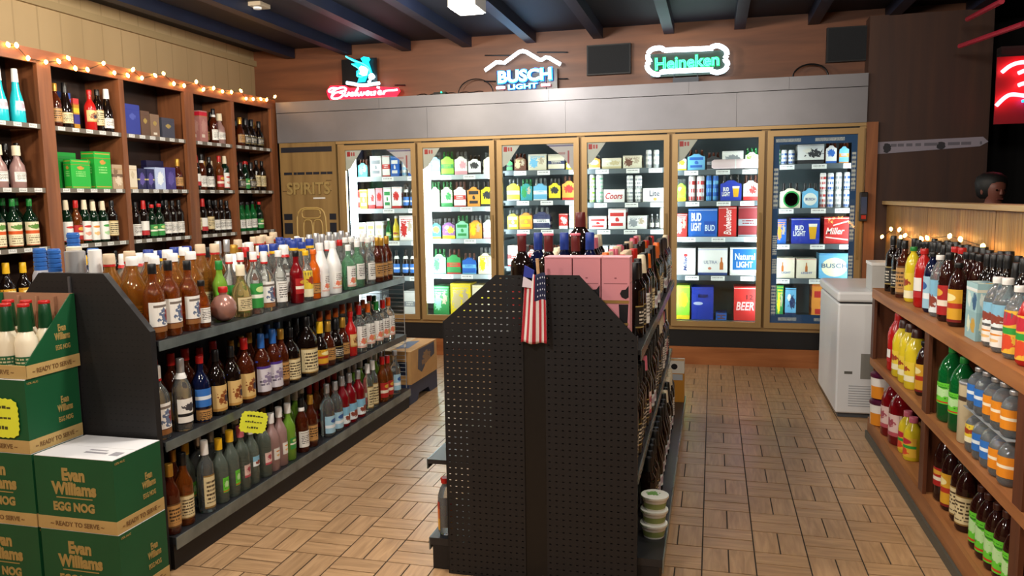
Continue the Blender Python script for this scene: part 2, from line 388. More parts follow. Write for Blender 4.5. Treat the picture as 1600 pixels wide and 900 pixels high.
GLASS = {
 'clear': gl('clear', '#f2f6f2', .93), 'frost': mat('glass_frost', '#a9b8a8', .22, trans=.8, ior=1.3), 'amber': gl('amber', '#a8561c', .75), 'gold': gl('gold', '#d88a34', .8),
 'dark': mat('glass_dark', '#140b08', .06), 'brown': gl('brown', '#5a2410', .45), 'green': gl('green', '#16803c', .55), 'dgreen': mat('glass_dgreen', '#0a2012', .07),
 'blue': gl('blue', '#2038a0', .5), 'red': gl('red', '#8e1018', .4), 'orange': mat('liq_orange', '#c85a10', .12), 'yellow': mat('liq_yellow', '#d8c02a', .15), 'white': mat('bottle_white', '#eceae6', .25),
 'cream': mat('bottle_cream', '#e9dcc0', .3), 'teal': mat('bottle_teal', '#1fb9c4', .22), 'lime': gl('lime', '#9ed84a', .6), 'pink': mat('glass_pinkish', '#caa09a', .3, trans=.5), 'redp': mat('plastic_red', '#b01a18', .22),
 'cola': mat('liq_cola', '#2a100c', .08), 'mint': gl('mint', '#8fd0a4', .8), 'copper': mat('copper_glass', '#a07468', .25, metal=.3), 'water': gl('water', '#dfe9ee', .85), 'palegold': gl('palegold', '#e6c883', .85), 'navy': mat('glass_navy', '#0c1230', .08)}
def cp(n, c, r=.35, m_=0.0): return mat('cap_'+n, c, r, metal=m_)
CAPS = {'black': cp('black', '#101012'), 'white': cp('white', '#e6e4e0'), 'red': cp('red', '#b41c1a'), 'gold': cp('gold', '#b98a34', .3, .5), 'silver': cp('silver', '#b8b8ba', .3, .6), 'blue': cp('blue', '#243c8c'), 'green': cp('green', '#1f7a32'),
 'orange': cp('orange', '#d8641c'), 'yellow': cp('yellow', '#e0b020'), 'tan': cp('tan', '#cdb598', .7), 'pink': cp('pink', '#d06a7c'), 'purple': cp('purple', '#4a1030'), 'brown': cp('brown', '#3c1c14'), 'maroon': cp('maroon', '#5a1c1c'), 'cream': cp('cream', '#e0d2b4', .6), 'dblue': cp('dblue', '#2a5fa8')}
WH, CR = '#e9e6df', '#d9c99c'
LAB = {
 'figure': art('lab_figure', WH, [(0, .16, '#8a5a30'), (.16, .19, '#5a2c18'), (.82, .9, '#70655c', .15, .85)], [(.56, .5, .24, .26, '#5b6a86', 1.6), (.66, .6, .12, .2, '#7a1f22', 1.2)]),
 'figure_tan': art('lab_figure_tan', '#d8b676', [(0, .1, '#b98a46')], [(.5, .5, .3, .24, '#8a4a22', 1.6), (.6, .5, .14, .2, '#26233a', 1.4)]),
 'white': art('lab_white', WH, [(.86, .92, '#a09a90', .1, .9)], lines=('#55504c', .2, .8, 9, .12, .88)),
 'cream': art('lab_cream', CR, [(0, .05, '#8a6a34'), (.95, 1, '#8a6a34')], lines=('#4a3a26', .15, .85, 8, .1, .9)),
 'black': art('lab_black', '#151312', [(.0, .06, '#a08a50'), (.94, 1, '#a08a50')], lines=('#d8d0be', .2, .8, 6, .15, .85)),
 'orange_band': art('lab_orange_band', '#e8dcb8', [(.5, .64, '#d0551c'), (.0, .04, '#b05a30')], [(.5, .8, .3, .1, '#5c8a3a', 1.0)], lines=('#8a7a5a', .08, .42, 10, .15, .85)),
 'red_disc': art('lab_red_disc', WH, [(0, .05, '#b8322a')], [(.5, .72, .28, .06, '#c4342c'), (.5, .36, .2, .1, '#dd9a86', .8)]),
 'orange_disc': art('lab_orange_disc', WH, [], [(.5, .72, .28, .06, '#dc8a2c'), (.5, .36, .2, .1, '#e6bb7e', .8)]),
 'green_disc': art('lab_green_disc', WH, [], [(.5, .75, .28, .07, '#3c9a44'), (.5, .36, .2, .1, '#a6cf9a', .8)]),
 'gold': art('lab_gold', '#d8a22a', [(.42, .58, '#b3341f'), (0, .08, '#7a1a16')], [(.5, .75, .3, .12, '#efe0a0')]),
 'red': art('lab_red', '#a8201e', [(.3, .5, '#e8ddc8')], [(.5, .75, .25, .13, '#d7a23a')]),
 'blue': art('lab_blue', '#9cc4d8', [(.3, .48, '#e9eef0')], [(.5, .7, .25, .13, '#2f5b9a')]),
 'lblue': art('lab_lblue', '#7fb6d2', [(.0, .5, '#e4ecee')], [(.55, .35, .3, .2, '#8a4030', 1.2)]),
 'green': art('lab_green', '#2f8a3c', [(.4, .55, '#e7ead6')], [(.5, .75, .25, .12, '#c7dc8a')]),
 'lime': art('lab_lime', '#63c832', [(.05, .12, '#c23a20')], [(.5, .55, .3, .2, '#b7e0a0', 1.2)], lines=('#2c7a20', .2, .9, 8, .1, .9)),
 'floral': art('lab_floral', WH, [(0, .1, '#e0b4a4')], [(.35, .3, .22, .14, '#e07a5c', 1.6), (.65, .28, .18, .12, '#d8b24a', 1.6)], lines=('#7a6e6a', .5, .9, 10, .2, .8)),
 'yellow': art('lab_yellow', '#e3c63c', [(.0, .3, '#efe6c0')], [(.5, .62, .3, .15, '#9a3a1e', 1.0)]),
 'fruit': art('lab_fruit', '#e4b43a', [(.45, .6, '#2f9a3c')], [(.5, .8, .34, .16, '#c02a3c'), (.45, .25, .3, .2, '#d84a2a', .8)]),
 'purple': art('lab_purple', '#d2ccd4', [(.9, 1, '#4a2f86')], [(.55, .5, .3, .2, '#8a7c9a', 1.6)], lines=('#5a4f66', .2, .5, 8, .1, .9)),
 'tan': art('lab_tan', '#b98a50', [(0, .07, '#5a3a1e'), (.93, 1, '#5a3a1e')], lines=('#3e2814', .2, .8, 7, .12, .88)),
 'pinkf': art('lab_pinkf', '#e3c4bc', [(.0, .18, '#b8505a')], [(.5, .6, .28, .2, '#a84a58', 1.2)]),
 'oval': art('lab_oval', '#9fc4cf', [], [(.5, .5, .5, .5, '#dfe6e6'), (.5, .5, .36, .3, '#b9a7b4', .9)]),
 'cream_green': art('lab_cream_green', '#1c5a36', [], [], lines=('#c9bd92', .1, .9, 5, .15, .85)),
 'blackwhite': art('lab_blackwhite', WH, [(.3, .42, '#17161a'), (.0, .06, '#17161a')], [(.5, .65, .3, .16, '#3c3a40', 1.2)]),
 'white_red': art('lab_white_red', WH, [(0, .3, '#b5262a'), (.3, .34, '#8a1a1e')]),
}
# key: (object name, look, profile, glass, power, depth, [(z0,z1,label,arc,part)], (cap z0, cap z1, extra r, cap), [second ring (z0,z1,extra,cap)])
def S_(name, look, prof, glass, labs=(), cap=None, ring=None, power=2.0, depth=1.0, n=14):
    return dict(name=name, look=look, prof=prof, glass=glass, labs=labs, cap=cap, ring=ring, power=power, depth=depth, n=n)
ST = {
 'rum': S_('rum_bottle', 'amber rum bottle, white figure label', P_liquor(.30, .040), 'amber', [(.03, .15, 'figure', 170)], (.262, .302, .002, 'black'), None, 2.6),
 'rumw': S_('rum_bottle', 'tall amber bottle, white cap', P_handle(.33, .05), 'gold', [(.06, .10, 'red', 170)], (.296, .332, .004, 'white'), None, 2.4),
 'rumt': S_('rum_bottle', 'tall amber bottle, tan cork', P_handle(.34, .047), 'gold', [(.05, .12, 'cream', 170)], (.30, .342, .004, 'tan'), (.29, .302, .003, 'red'), 2.4),
 'rumd': S_('rum_bottle', 'dark bottle, tan figure label', P_liquor(.30, .042), 'dark', [(.02, .14, 'figure_tan', 180)], (.25, .302, .002, 'black'), (.168, .176, .0, 'blue'), 2.3),
 'rumdr': S_('rum_bottle', 'dark bottle, tan label, red cap', P_liquor(.30, .042), 'brown', [(.02, .14, 'figure_tan', 180)], (.25, .302, .003, 'red'), None, 2.3),
 'vodw': S_('vodka_bottle', 'clear bottle, white label', P_liquor(.30, .038), 'clear', [(.03, .14, 'white', 170)], (.27, .302, .003, 'white')),
 'vods': S_('vodka_bottle', 'clear bottle, silver cap', P_liquor(.31, .040), 'clear', [(.03, .14, 'blackwhite', 170)], (.25, .312, .002, 'silver'), (.225, .25, .003, 'white')),
 'vodfig': S_('vodka_bottle', 'clear bottle, figure label', P_liquor(.30, .043), 'clear', [(.02, .15, 'figure', 180)], (.25, .302, .003, 'white'), (.24, .25, .004, 'red'), 2.4),
 'vodb': S_('vodka_bottle', 'clear bottle, pale blue label', P_liquor(.30, .037), 'clear', [(.03, .14, 'blue', 160)], (.27, .302, .003, 'silver')),
 'vodr': S_('vodka_bottle', 'clear bottle, white and red label', P_liquor(.30, .037), 'clear', [(.03, .15, 'white_red', 170)], (.265, .302, .003, 'red')),
 'vodflo': S_('vodka_bottle', 'clear bottle, floral label', P_liquor(.29, .042), 'clear', [(.03, .165, 'floral', 170)], (.235, .292, .003, 'red'), None, 2.5),
 'vodflog': S_('vodka_bottle', 'clear bottle, floral label, green cap', P_liquor(.29, .042), 'clear', [(.03, .165, 'floral', 170)], (.235, .292, .003, 'green'), None, 2.5),
 'vodfloo': S_('vodka_bottle', 'clear bottle, floral label, orange cap', P_liquor(.29, .042), 'clear', [(.03, .165, 'floral', 170)], (.235, .292, .003, 'orange'), None, 2.5),
 'vodblc': S_('vodka_bottle', 'clear bottle, blue cap, gold ring', P_handle(.32, .045), 'clear', [(.04, .15, 'white', 160)], (.285, .322, .004, 'blue'), (.27, .285, .003, 'yellow')),
 'vodsc': S_('vodka_bottle', 'tall clear bottle, grey cap', P_liquor(.34, .040), 'clear', [(.05, .16, 'white', 160)], (.275, .342, .003, 'silver')),
 'vodg': S_('vodka_bottle', 'clear bottle, dark green label', P_liquor(.30, .039), 'clear', [(.03, .15, 'green', 160)], (.265, .302, .003, 'white'), (.255, .265, .004, 'red')),
 'vodwc': S_('vodka_bottle', 'stout clear bottle, white cap', P_handle(.31, .052), 'clear', [(.03, .16, 'figure', 170)], (.26, .312, .006, 'white'), (.245, .262, .006, 'red')),
 'tequila': S_('tequila_bottle', 'pale bottle, tan label', P_squat(.25, .042), 'palegold', [(.03, .10, 'cream', 150)], (.20, .252, .005, 'cream'), None, 2.8),
 'tequilag': S_('tequila_bottle', 'green tinted bottle, white label', P_liquor(.29, .042), 'mint', [(.05, .15, 'white', 150)], (.255, .292, .003, 'white'), None, 2.6),
 'tequilal': S_('tequila_bottle', 'green tinted bottle, yellow label', P_liquor(.28, .042), 'mint', [(.02, .15, 'floral', 160)], (.245, .282, .003, 'white'), None, 2.6),
 'coco': S_('coconut_rum_bottle', 'white pointed bottle', P_cone(.30, .044), 'white', [(.03, .13, 'floral', 130)], (.262, .302, .002, 'white')),
 'cocow': S_('coconut_rum_bottle', 'white bottle, gold cap', P_cone(.32, .046), 'white', [(.03, .13, 'white', 130)], (.28, .322, .004, 'gold')),
 'schred': S_('liqueur_bottle', 'dark red bottle', P_liquor(.27, .036), 'red', [(.05, .13, 'red', 150)], (.245, .272, .003, 'black')),
 'schnapy': S_('liqueur_bottle', 'clear bottle, white and yellow label', P_liquor(.28, .036), 'clear', [(.02, .17, 'yellow', 170)], (.255, .282, .003, 'yellow')),
 'schnapo': S_('liqueur_bottle', 'orange brown bottle', P_liquor(.28, .036), 'orange', [(.03, .09, 'tan', 150)], (.255, .282, .003, 'orange')),
 'schnapg': S_('liqueur_bottle', 'green liqueur bottle, green cap', P_liquor(.27, .036), 'lime', [(.03, .13, 'lime', 150)], (.23, .272, .003, 'green')),
 'mini': S_('liqueur_bottle', 'short amber bottle, white label', P_stub(.2, .032), 'amber', [(.02, .085, 'white', 170)], (.178, .202, .002, 'black')),
 'ball': S_('round_decanter', 'round copper pink bottle', [(.012, 0), (.03, .006), (.05, .025), (.058, .055), (.055, .085), (.038, .112), (.018, .124), (.017, .15)], 'copper', [], (.135, .16, .004, 'red'), None, 2.0, 1.0, 20),
 'whis': S_('whiskey_bottle', 'amber bottle, cream label', P_liquor(.30, .037), 'amber', [(.03, .13, 'cream', 170)], (.25, .302, .002, 'black')),
 'whist': S_('whiskey_bottle', 'amber bottle, tan label, gold neck', P_liquor(.29, .037), 'brown', [(.03, .13, 'tan', 170)], (.24, .292, .002, 'gold')),
 'whisw': S_('whiskey_bottle', 'dark amber bottle, white label', P_liquor(.30, .037), 'brown', [(.03, .12, 'white', 170)], (.25, .302, .002, 'black'), (.23, .25, .003, 'white')),
 'whisr': S_('whiskey_bottle', 'amber bottle, red label', P_liquor(.30, .037), 'amber', [(.03, .13, 'red', 170)], (.25, .302, .002, 'red')),
 'whisc': S_('whiskey_bottle', 'black bottle, cream label', P_liquor(.29, .046), 'dark', [(.015, .13, 'cream', 190)], (.24, .292, .002, 'black'), None, 2.6),
 'whisbig': S_('whiskey_bottle', 'large black bottle, cream label', P_handle(.33, .058), 'dark', [(.02, .16, 'cream', 190)], (.28, .332, .002, 'black'), None, 2.4),
 'whispur': S_('whiskey_bottle', 'dark bottle, pale violet label', P_liquor(.31, .041), 'brown', [(.02, .15, 'purple', 180)], (.24, .312, .003, 'dblue'), (.17, .18, .001, 'blue'), 2.5),
 'whisblu': S_('whiskey_bottle', 'dark blue bottle, amber foot', P_liquor(.29, .040), 'navy', [(.0, .06, 'tan', 180), (.07, .15, 'blue2', 180)], (.26, .292, .002, 'red')),
 'brandyg': S_('brandy_bottle', 'dark bottle, gold label', P_squat(.28, .044), 'dark', [(.03, .12, 'gold', 180)], (.215, .282, .004, 'yellow')),
 'brandyt': S_('brandy_bottle', 'dark bottle, amber label', P_squat(.26, .041), 'brown', [(.03, .11, 'tan', 170)], (.2, .262, .003, 'gold')),
 'cognac': S_('cognac_bottle', 'dark bottle, cream label', P_champ(.30, .042), 'dark', [(.03, .105, 'cream', 170)], (.235, .302, .003, 'black'), (.15, .165, -.002, 'gold')),
 'cogblk': S_('cognac_bottle', 'black bottle, white neck', P_champ(.31, .041), 'dark', [(.03, .10, 'white', 170)], (.24, .312, .003, 'white')),
 'cogblk2': S_('cognac_bottle', 'black bottle, black label', P_squat(.26, .044), 'dark', [(.03, .10, 'black', 170)], (.2, .262, .004, 'black')),
 'scotchr': S_('scotch_bottle', 'red sleeved bottle', P_liquor(.28, .039), 'redp', [(.06, .14, 'figure_tan', 150)], (.25, .282, .003, 'red')),
 'scotchw': S_('scotch_bottle', 'amber bottle, white label', P_liquor(.29, .037), 'amber', [(.03, .14, 'white', 170)], (.25, .292, .002, 'white')),
 'gin': S_('gin_bottle', 'green bottle, white label', P_liquor(.27, .038), 'green', [(.03, .11, 'white', 150)], (.245, .272, .003, 'black')),
 'gind': S_('gin_bottle', 'dark green bottle, green label', P_liquor(.27, .038), 'dgreen', [(.02, .11, 'green', 150)], (.245, .272, .003, 'red')),
 'liqor': S_('herbal_bottle', 'dark bottle, orange banded label', P_liquor(.31, .040), 'dgreen', [(.015, .165, 'orange_band', 190)], (.265, .312, .002, 'green'), None, 3.2),
 'teal': S_('sparkling_bottle', 'teal bottle, white foil', P_teal(), 'teal', [(.075, .135, 'oval', 110)], (.25, .332, .0022, 'white')),
 'tealw': S_('sparkling_bottle', 'white bottle, white foil', P_teal(), 'white', [(.075, .135, 'oval', 110)], (.25, .332, .0022, 'white')),
 'cask': S_('cream_bottle', 'clear bottle, cream cap', P_squat(.26, .044), 'pink', [(.04, .10, 'white', 140)], (.2, .262, .008, 'cream')),
 'vermr': S_('vermouth_bottle', 'dark bottle, white-red label', P_wine(.30, .037), 'dgreen', [(.02, .155, 'red_disc', 180)], (.235, .302, .002, 'cream')),
 'vermo': S_('vermouth_bottle', 'dark bottle, white-orange label', P_wine(.30, .037), 'dgreen', [(.02, .155, 'orange_disc', 180)], (.235, .302, .002, 'cream')),
 'vermg': S_('vermouth_bottle', 'dark bottle, white-green label', P_wine(.30, .037), 'dgreen', [(.02, .155, 'green_disc', 180)], (.235, .302, .002, 'cream')),
 'port': S_('port_bottle', 'dark bottle, cream label', P_wine(.29, .037), 'dark', [(.04, .15, 'cream', 170)], (.25, .292, .002, 'black')),
 'portw': S_('port_bottle', 'dark bottle, broad white label', P_wine(.29, .037), 'dark', [(.03, .12, 'white', 190)], (.25, .292, .002, 'black')),
 'portr': S_('port_bottle', 'dark bottle, red foil', P_wine(.30, .037), 'dark', [(.03, .14, 'white_red', 170)], (.235, .302, .002, 'red')),
 'flav': S_('flavoured_vodka_bottle', 'clear frosted bottle, red print', P_liquor(.30, .039), 'frost', [(.06, .12, 'pinkf', 80)], (.25, .302, .003, 'pink')),
 'flavy': S_('flavoured_vodka_bottle', 'greenish frosted bottle, yellow cap', P_liquor(.30, .038), 'frost', [(.05, .12, 'lime', 60)], (.25, .302, .003, 'yellow')),
 'flavt': S_('flavoured_vodka_bottle', 'frosted bottle, teal print', P_liquor(.30, .039), 'frost', [(.09, .14, 'lblue', 90)], (.25, .302, .003, 'white')),
 'flavg': S_('flavoured_vodka_bottle', 'green frosted bottle', P_liquor(.30, .038), 'lime', [(.06, .12, 'green', 80)], (.25, .302, .003, 'white')),
 'flavo': S_('flavoured_vodka_bottle', 'peach frosted bottle', P_liquor(.30, .038), 'pink', [(.06, .12, 'orange_disc', 80)], (.25, .302, .003, 'white')),
 'clblue': S_('white_rum_bottle', 'clear bottle, white and blue label', P_liquor(.30, .041), 'clear', [(.02, .12, 'blue', 180)], (.25, .302, .002, 'silver'), None, 2.6),
 'clred': S_('white_rum_bottle', 'dark red bottle, white label', P_liquor(.30, .041), 'red', [(.02, .12, 'lblue', 180)], (.245, .302, .003, 'silver'), None, 2.6),
 'cltall': S_('white_rum_bottle', 'tall clear bottle, long white label', P_wine(.31, .035), 'clear', [(.02, .165, 'cream', 150)], (.25, .312, .002, 'white')),
 # wine side of the flag rack
 'winek': S_('wine_bottle', 'black wine bottle, black foil', P_wine(), 'dark', [(.04, .13, 'black', 170)], (.235, .302, .002, 'black')),
 'winep': S_('wine_bottle', 'dark wine bottle, pink foil', P_wine(), 'dark', [(.04, .14, 'pinkf', 170)], (.235, .302, .002, 'pink')),
 'wineo': S_('wine_bottle', 'dark wine bottle, orange foil', P_wine(), 'dgreen', [(.04, .14, 'cream', 170)], (.235, .302, .002, 'orange')),
 'winer': S_('wine_bottle', 'dark wine bottle, red foil', P_wine(), 'dark', [(.04, .14, 'white_red', 170)], (.235, .302, .002, 'red')),
 'winet': S_('wine_bottle', 'pale wine bottle, tan cork', P_wine(), 'palegold', [(.04, .14, 'white', 170)], (.26, .302, .003, 'tan')),
 'winew': S_('wine_bottle', 'dark wine bottle, white label', P_wine(.31, .037), 'dark', [(.02, .15, 'white', 180)], (.235, .312, .002, 'cream')),
 'winey': S_('wine_bottle', 'green wine bottle, yellow label', P_wine(.32, .037), 'green', [(.03, .13, 'yellow', 170)], (.25, .322, .002, 'orange')),
 'winel': S_('wine_bottle', 'black wine bottle, silver label', P_champ(.31, .044), 'dark', [(.03, .09, 'oval', 150)], (.235, .312, .002, 'black')),
 'rose': S_('wine_bottle', 'rose wine bottle, orange label', P_wine(.30, .037), 'pink', [(.03, .14, 'orange_band', 170)], (.24, .302, .002, 'pink')),
 'sangria': S_('sangria_bottle', 'tall dark bottle, red neck sleeve', P_mag(.42, .047), 'dark', [(.06, .2, 'red', 120)], (.352, .422, .002, 'maroon'), (.415, .423, .005, 'pink')),
 'sangriab': S_('sangria_bottle', 'tall dark blue bottle', P_mag(.42, .044), 'navy', [(.06, .2, 'blue', 120)], (.352, .422, .002, 'blue')),
 'carafe': S_('magnum_bottle', 'large round shouldered dark bottle', P_belly(.50, .06), 'dark', [], (.44, .502, .003, 'maroon'), None, 2.0, 1.0, 20),
 # mixers on the wooden shelf
 'mixk': S_('mixer_bottle', 'dark bottle, black cap', P_wine(.31, .038), 'dark', [(.04, .14, 'black', 170)], (.26, .312, .002, 'black')),
 'mixt': S_('mixer_bottle', 'dark bottle, tan label', P_wine(.30, .038), 'brown', [(.02, .17, 'tan', 180)], (.26, .302, .002, 'black')),
 'mixy': S_('mixer_bottle', 'bottle with yellow label', P_pet(.28, .038), 'yellow', [(.02, .15, 'yellow', 200)], (.262, .283, .003, 'green')),
 'mixr': S_('mixer_bottle', 'red plastic mixer bottle', P_pet(.29, .042), 'redp', [(.05, .15, 'white_red', 120)], (.268, .294, .004, 'red')),
 'mixb': S_('mixer_bottle', 'bottle with blue label', P_pet(.28, .038), 'navy', [(.02, .17, 'blue', 190)], (.262, .283, .003, 'black')),
 'mixlb': S_('mixer_bottle', 'bottle with pale blue label', P_pet(.28, .038), 'water', [(.02, .17, 'lblue', 190)], (.262, .283, .003, 'white')),
 'mixd': S_('mixer_bottle', 'dark brown bottle, red label', P_pet(.30, .042), 'cola', [(.03, .16, 'red', 190)], (.272, .303, .003, 'black')),
 'mixg': S_('mixer_bottle', 'bottle with orange gold label', P_pet(.27, .038), 'cola', [(.02, .16, 'gold', 190)], (.252, .273, .003, 'black')),
 'juice': S_('juice_bottle', 'clear bottle with yellow fruit label', P_pet(.25, .045), 'water', [(.02, .17, 'fruit', 220)], (.233, .254, .004, 'white')),
 'juicer': S_('juice_bottle', 'bottle with red and green fruit label', P_pet(.26, .045), 'redp', [(.02, .17, 'fruit', 220)], (.24, .263, .004, 'red')),
 'juiceo': S_('juice_bottle', 'red capped orange bottle', P_pet(.235, .033), 'water', [(.02, .14, 'orange_red', 300)], (.215, .237, .004, 'red')),
 'juiceb': S_('juice_bottle', 'bottle with pale blue label, orange foot', P_pet(.26, .045), 'water', [(.02, .08, 'orange_disc', 220), (.09, .17, 'lblue', 220)], (.24, .263, .004, 'white')),
 'jugred': S_('mixer_jug', 'red jug', P_jug(.32, .056), 'redp', [(.05, .12, 'white_red', 80)], (.285, .324, .003, 'red')),
 'jugyel': S_('mixer_jug', 'yellow jug', P_jug(.30, .056), 'yellow', [(.04, .14, 'yellow', 150)], (.262, .304, .006, 'brown')),
 'jugdark': S_('mixer_jug', 'dark red jug', P_jug(.318, .07), 'red', [(.05, .17, 'pinkf', 150)], (.28, .322, .004, 'purple')),
 'jugpink': S_('mixer_jug', 'yellow and pink jug', P_jug(.22, .045), 'yellow', [(.02, .12, 'fruit', 200)], (.195, .223, .003, 'pink')),
 'soda': S_('soda_bottle', 'green soda bottle', P_pet(.32, .054), 'green', [(.08, .17, 'lime', 320)], (.296, .322, .003, 'green')),
 'sodac': S_('soda_bottle', 'dark soda bottle, red cap', P_pet(.30, .045), 'cola', [(.07, .15, 'red', 320)], (.275, .302, .003, 'red')),
 'sodag': S_('soda_bottle', 'dark soda bottle, lime green label', P_pet(.25, .040), 'cola', [(.03, .15, 'lime', 330)], (.228, .252, .003, 'brown')),
 'tonicw': S_('soda_bottle', 'dark soda bottle, cream label', P_pet(.27, .04), 'cola', [(.03, .15, 'cream', 330)], (.248, .272, .003, 'black')),
 'water': S_('water_bottle', 'clear water bottle, blue label', P_pet(.23, .036), 'water', [(.05, .13, 'blue2', 330)], (.212, .232, .003, 'white')),
 'watero': S_('water_bottle', 'clear water bottle, orange label', P_pet(.23, .036), 'water', [(.04, .13, 'orange2', 330)], (.212, .232, .003, 'white')),
 'wateryl': S_('water_bottle', 'clear water bottle, yellow label', P_pet(.23, .036), 'water', [(.04, .13, 'yellow', 330)], (.212, .232, .003, 'yellow')),
 'waters': S_('water_bottle', 'small clear bottle, blue label', P_pet(.16, .041), 'water', [(.035, .10, 'blue2', 330)], (.148, .163, .003, 'silver')),
 'waterso': S_('water_bottle', 'small clear bottle, orange label', P_pet(.16, .041), 'water', [(.03, .10, 'orange2', 330)], (.148, .163, .003, 'silver')),
 'watersy': S_('water_bottle', 'small clear bottle, yellow label', P_pet(.16, .041), 'water', [(.04, .11, 'yellow', 330)], (.148, .163, .003, 'yellow')),
 'tonic': S_('tonic_bottle', 'pale bottle, white label', P_pet(.29, .045), 'pink', [(.03, .17, 'pinkf', 250)], (.268, .292, .003, 'silver')),
 'nog': S_('egg_nog_bottle', 'cream bottle with green neck sleeve', P_nog(), 'cream', [(.01, .075, 'cream_green', 190)], (.168, .272, .002, 'dgreen2'), (.262, .273, .0035, 'red')),
 'bluelab': S_('beer_bottle', 'black bottle, blue label', P_stub(.26, .033), 'dark', [(.03, .12, 'blue2', 190)], (.238, .262, .002, 'black'), (.17, .2, .002, 'white')),
 'yelbot': S_('beer_bottle', 'yellow bottle', P_stub(.25, .033), 'yellow', [(.03, .1, 'yellow', 190)], (.228, .252, .002, 'white')),
 'grnbot': S_('beer_bottle', 'green bottle', P_stub(.25, .033), 'green', [(.03, .1, 'green', 190)], (.228, .252, .002, 'white')),
 'clrbot': S_('beer_bottle', 'clear bottle, white label', P_stub(.24, .033), 'clear', [(.03, .1, 'white', 190)], (.218, .242, .002, 'silver')),
}
LAB['blue2'] = art('lab_blue2', '#2f6fc0', [(.4, .6, '#dfe8ee')], [])
LAB['orange2'] = art('lab_orange2', '#e08a1e', [(.45, .6, '#f0e4c8')], [])
LAB['orange_red'] = art('lab_orange_red', '#c8641e', [(.0, .4, '#d89a2c'), (.75, 1, '#b02a1c')], [])
CAPS['dgreen2'] = mat('cap_dgreen2', '#123f22', .3)
PROTO = {}
def prof_r(prof, z):
    for (r0, z0), (r1, z1) in zip(prof, prof[1:]):
        if z0 <= z <= z1 and z1 > z0: return r0+(r1-r0)*(z-z0)/(z1-z0)
    return prof[-1][0]
def bottle_meshes(key):
    s = ST[key]; pr = s['prof']; parts = []
    body = MB().lathe(pr, s['n'], s['power'], s['depth']).mesh(s['name'], GLASS[s['glass']], True)
    for (z0, z1, lab, arc) in s['labs']:
        mb = MB(); nseg = max(4, int(arc/18)); rows = 3; a0 = math.radians(-90-arc/2); da = math.radians(arc)/nseg
        def pt(i, j):
            t = a0+da*i; z = z0+(z1-z0)*j/rows; r = (prof_r(pr, z)+.0008)*shape(t, s['power'])
            return (r*math.cos(t), r*s['depth']*math.sin(t), z)
        for i in range(nseg):
            for j in range(rows):
                mb.face([pt(i, j), pt(i+1, j), pt(i+1, j+1), pt(i, j+1)], [(i/nseg, j/rows), ((i+1)/nseg, j/rows), ((i+1)/nseg, (j+1)/rows), (i/nseg, (j+1)/rows)])
        parts.append(('label', mb.mesh('label', LAB[lab], True)))
    for nm, cpd in (('cap', s['cap']), ('neck_ring', s['ring'])):
        if cpd:
            z0, z1, ex, cm = cpd; r0, r1 = prof_r(pr, z0)+ex, prof_r(pr, min(z1, pr[-1][1]))+ex
            parts.append((nm, MB().lathe([(r0, z0), (r0*.5+r1*.5+.0002, (z0+z1)/2), (r1, z1-.002), (r1*.92, z1)], 12).mesh(nm, CAPS[cm], True)))
    return body, parts
def bottle(key, loc, rz, label, group, scale=1.0):
    if key not in PROTO:
        s = ST[key]; body, parts = bottle_meshes(key)
        o = link(s['name'], body); KIDS[o.name] = [link(nm, me, o) for nm, me in parts]; PROTO[key] = o
    else:
        o = copy_tree(PROTO[key])
    o.location = loc; o.rotation_euler = (0, 0, rz); o.scale = (scale,)*3
    return tag(o, label, 'bottle', group)
def radius(key): return max(r for r, z in ST[key]['prof'])*(1.16 if ST[key]['power'] > 2.2 else 1.03)
SPOT = {}
def row_y(spec, X, z, rz, where, group, jit=.004, sc=1.0, ymin=-9, ymax=99, ends=('near', 'far')):
    """bottles along a shelf in Y. spec: 'pixel:key ...' or [(Y, key)]"""
    items = []
    for t in (spec.split() if isinstance(spec, str) else spec):
        if isinstance(t, str):
            px, k = t.split(':'); items.append((shelf_y(float(px), X, z+.09), k))
        else: items.append(t)
    items.sort(); last = None; out = []
    for y, k in items:
        r = radius(k)*sc
        if last is not None: y = max(y, last[0]+last[1]+r+.003)
        y = max(y, ymin+r)
        if y+r > ymax: break
        out.append((y, k)); last = (y, r)
    n = len(out)
    for i, (y, k) in enumerate(out):
        if i < (n+1)//2: o_ = f'{ordinal(i)} from {ends[0]} end'
        else: o_ = f'{ordinal(n-1-i)} from {ends[1]} end'
        bottle(k, (X+random.uniform(-jit, jit), y, z+.0015), rz+random.uniform(-.15, .15), f"{ST[k]['look']}, {o_}, {where}", group, sc*random.uniform(.97, 1.03))
    return out
def fill(y0, y1, keys, gap=.004, seed=1, skip=0.0):
    R = random.Random(seed); y = y0; out = []; k = None; left = 0
    while True:
        if left <= 0: k = R.choice(keys); left = R.choice([1, 2, 2, 3])
        r = radius(k); y += r
        if y+r > y1: break
        if R.random() >= skip: out.append((y, k))
        y += r+gap; left -= 1
    return out
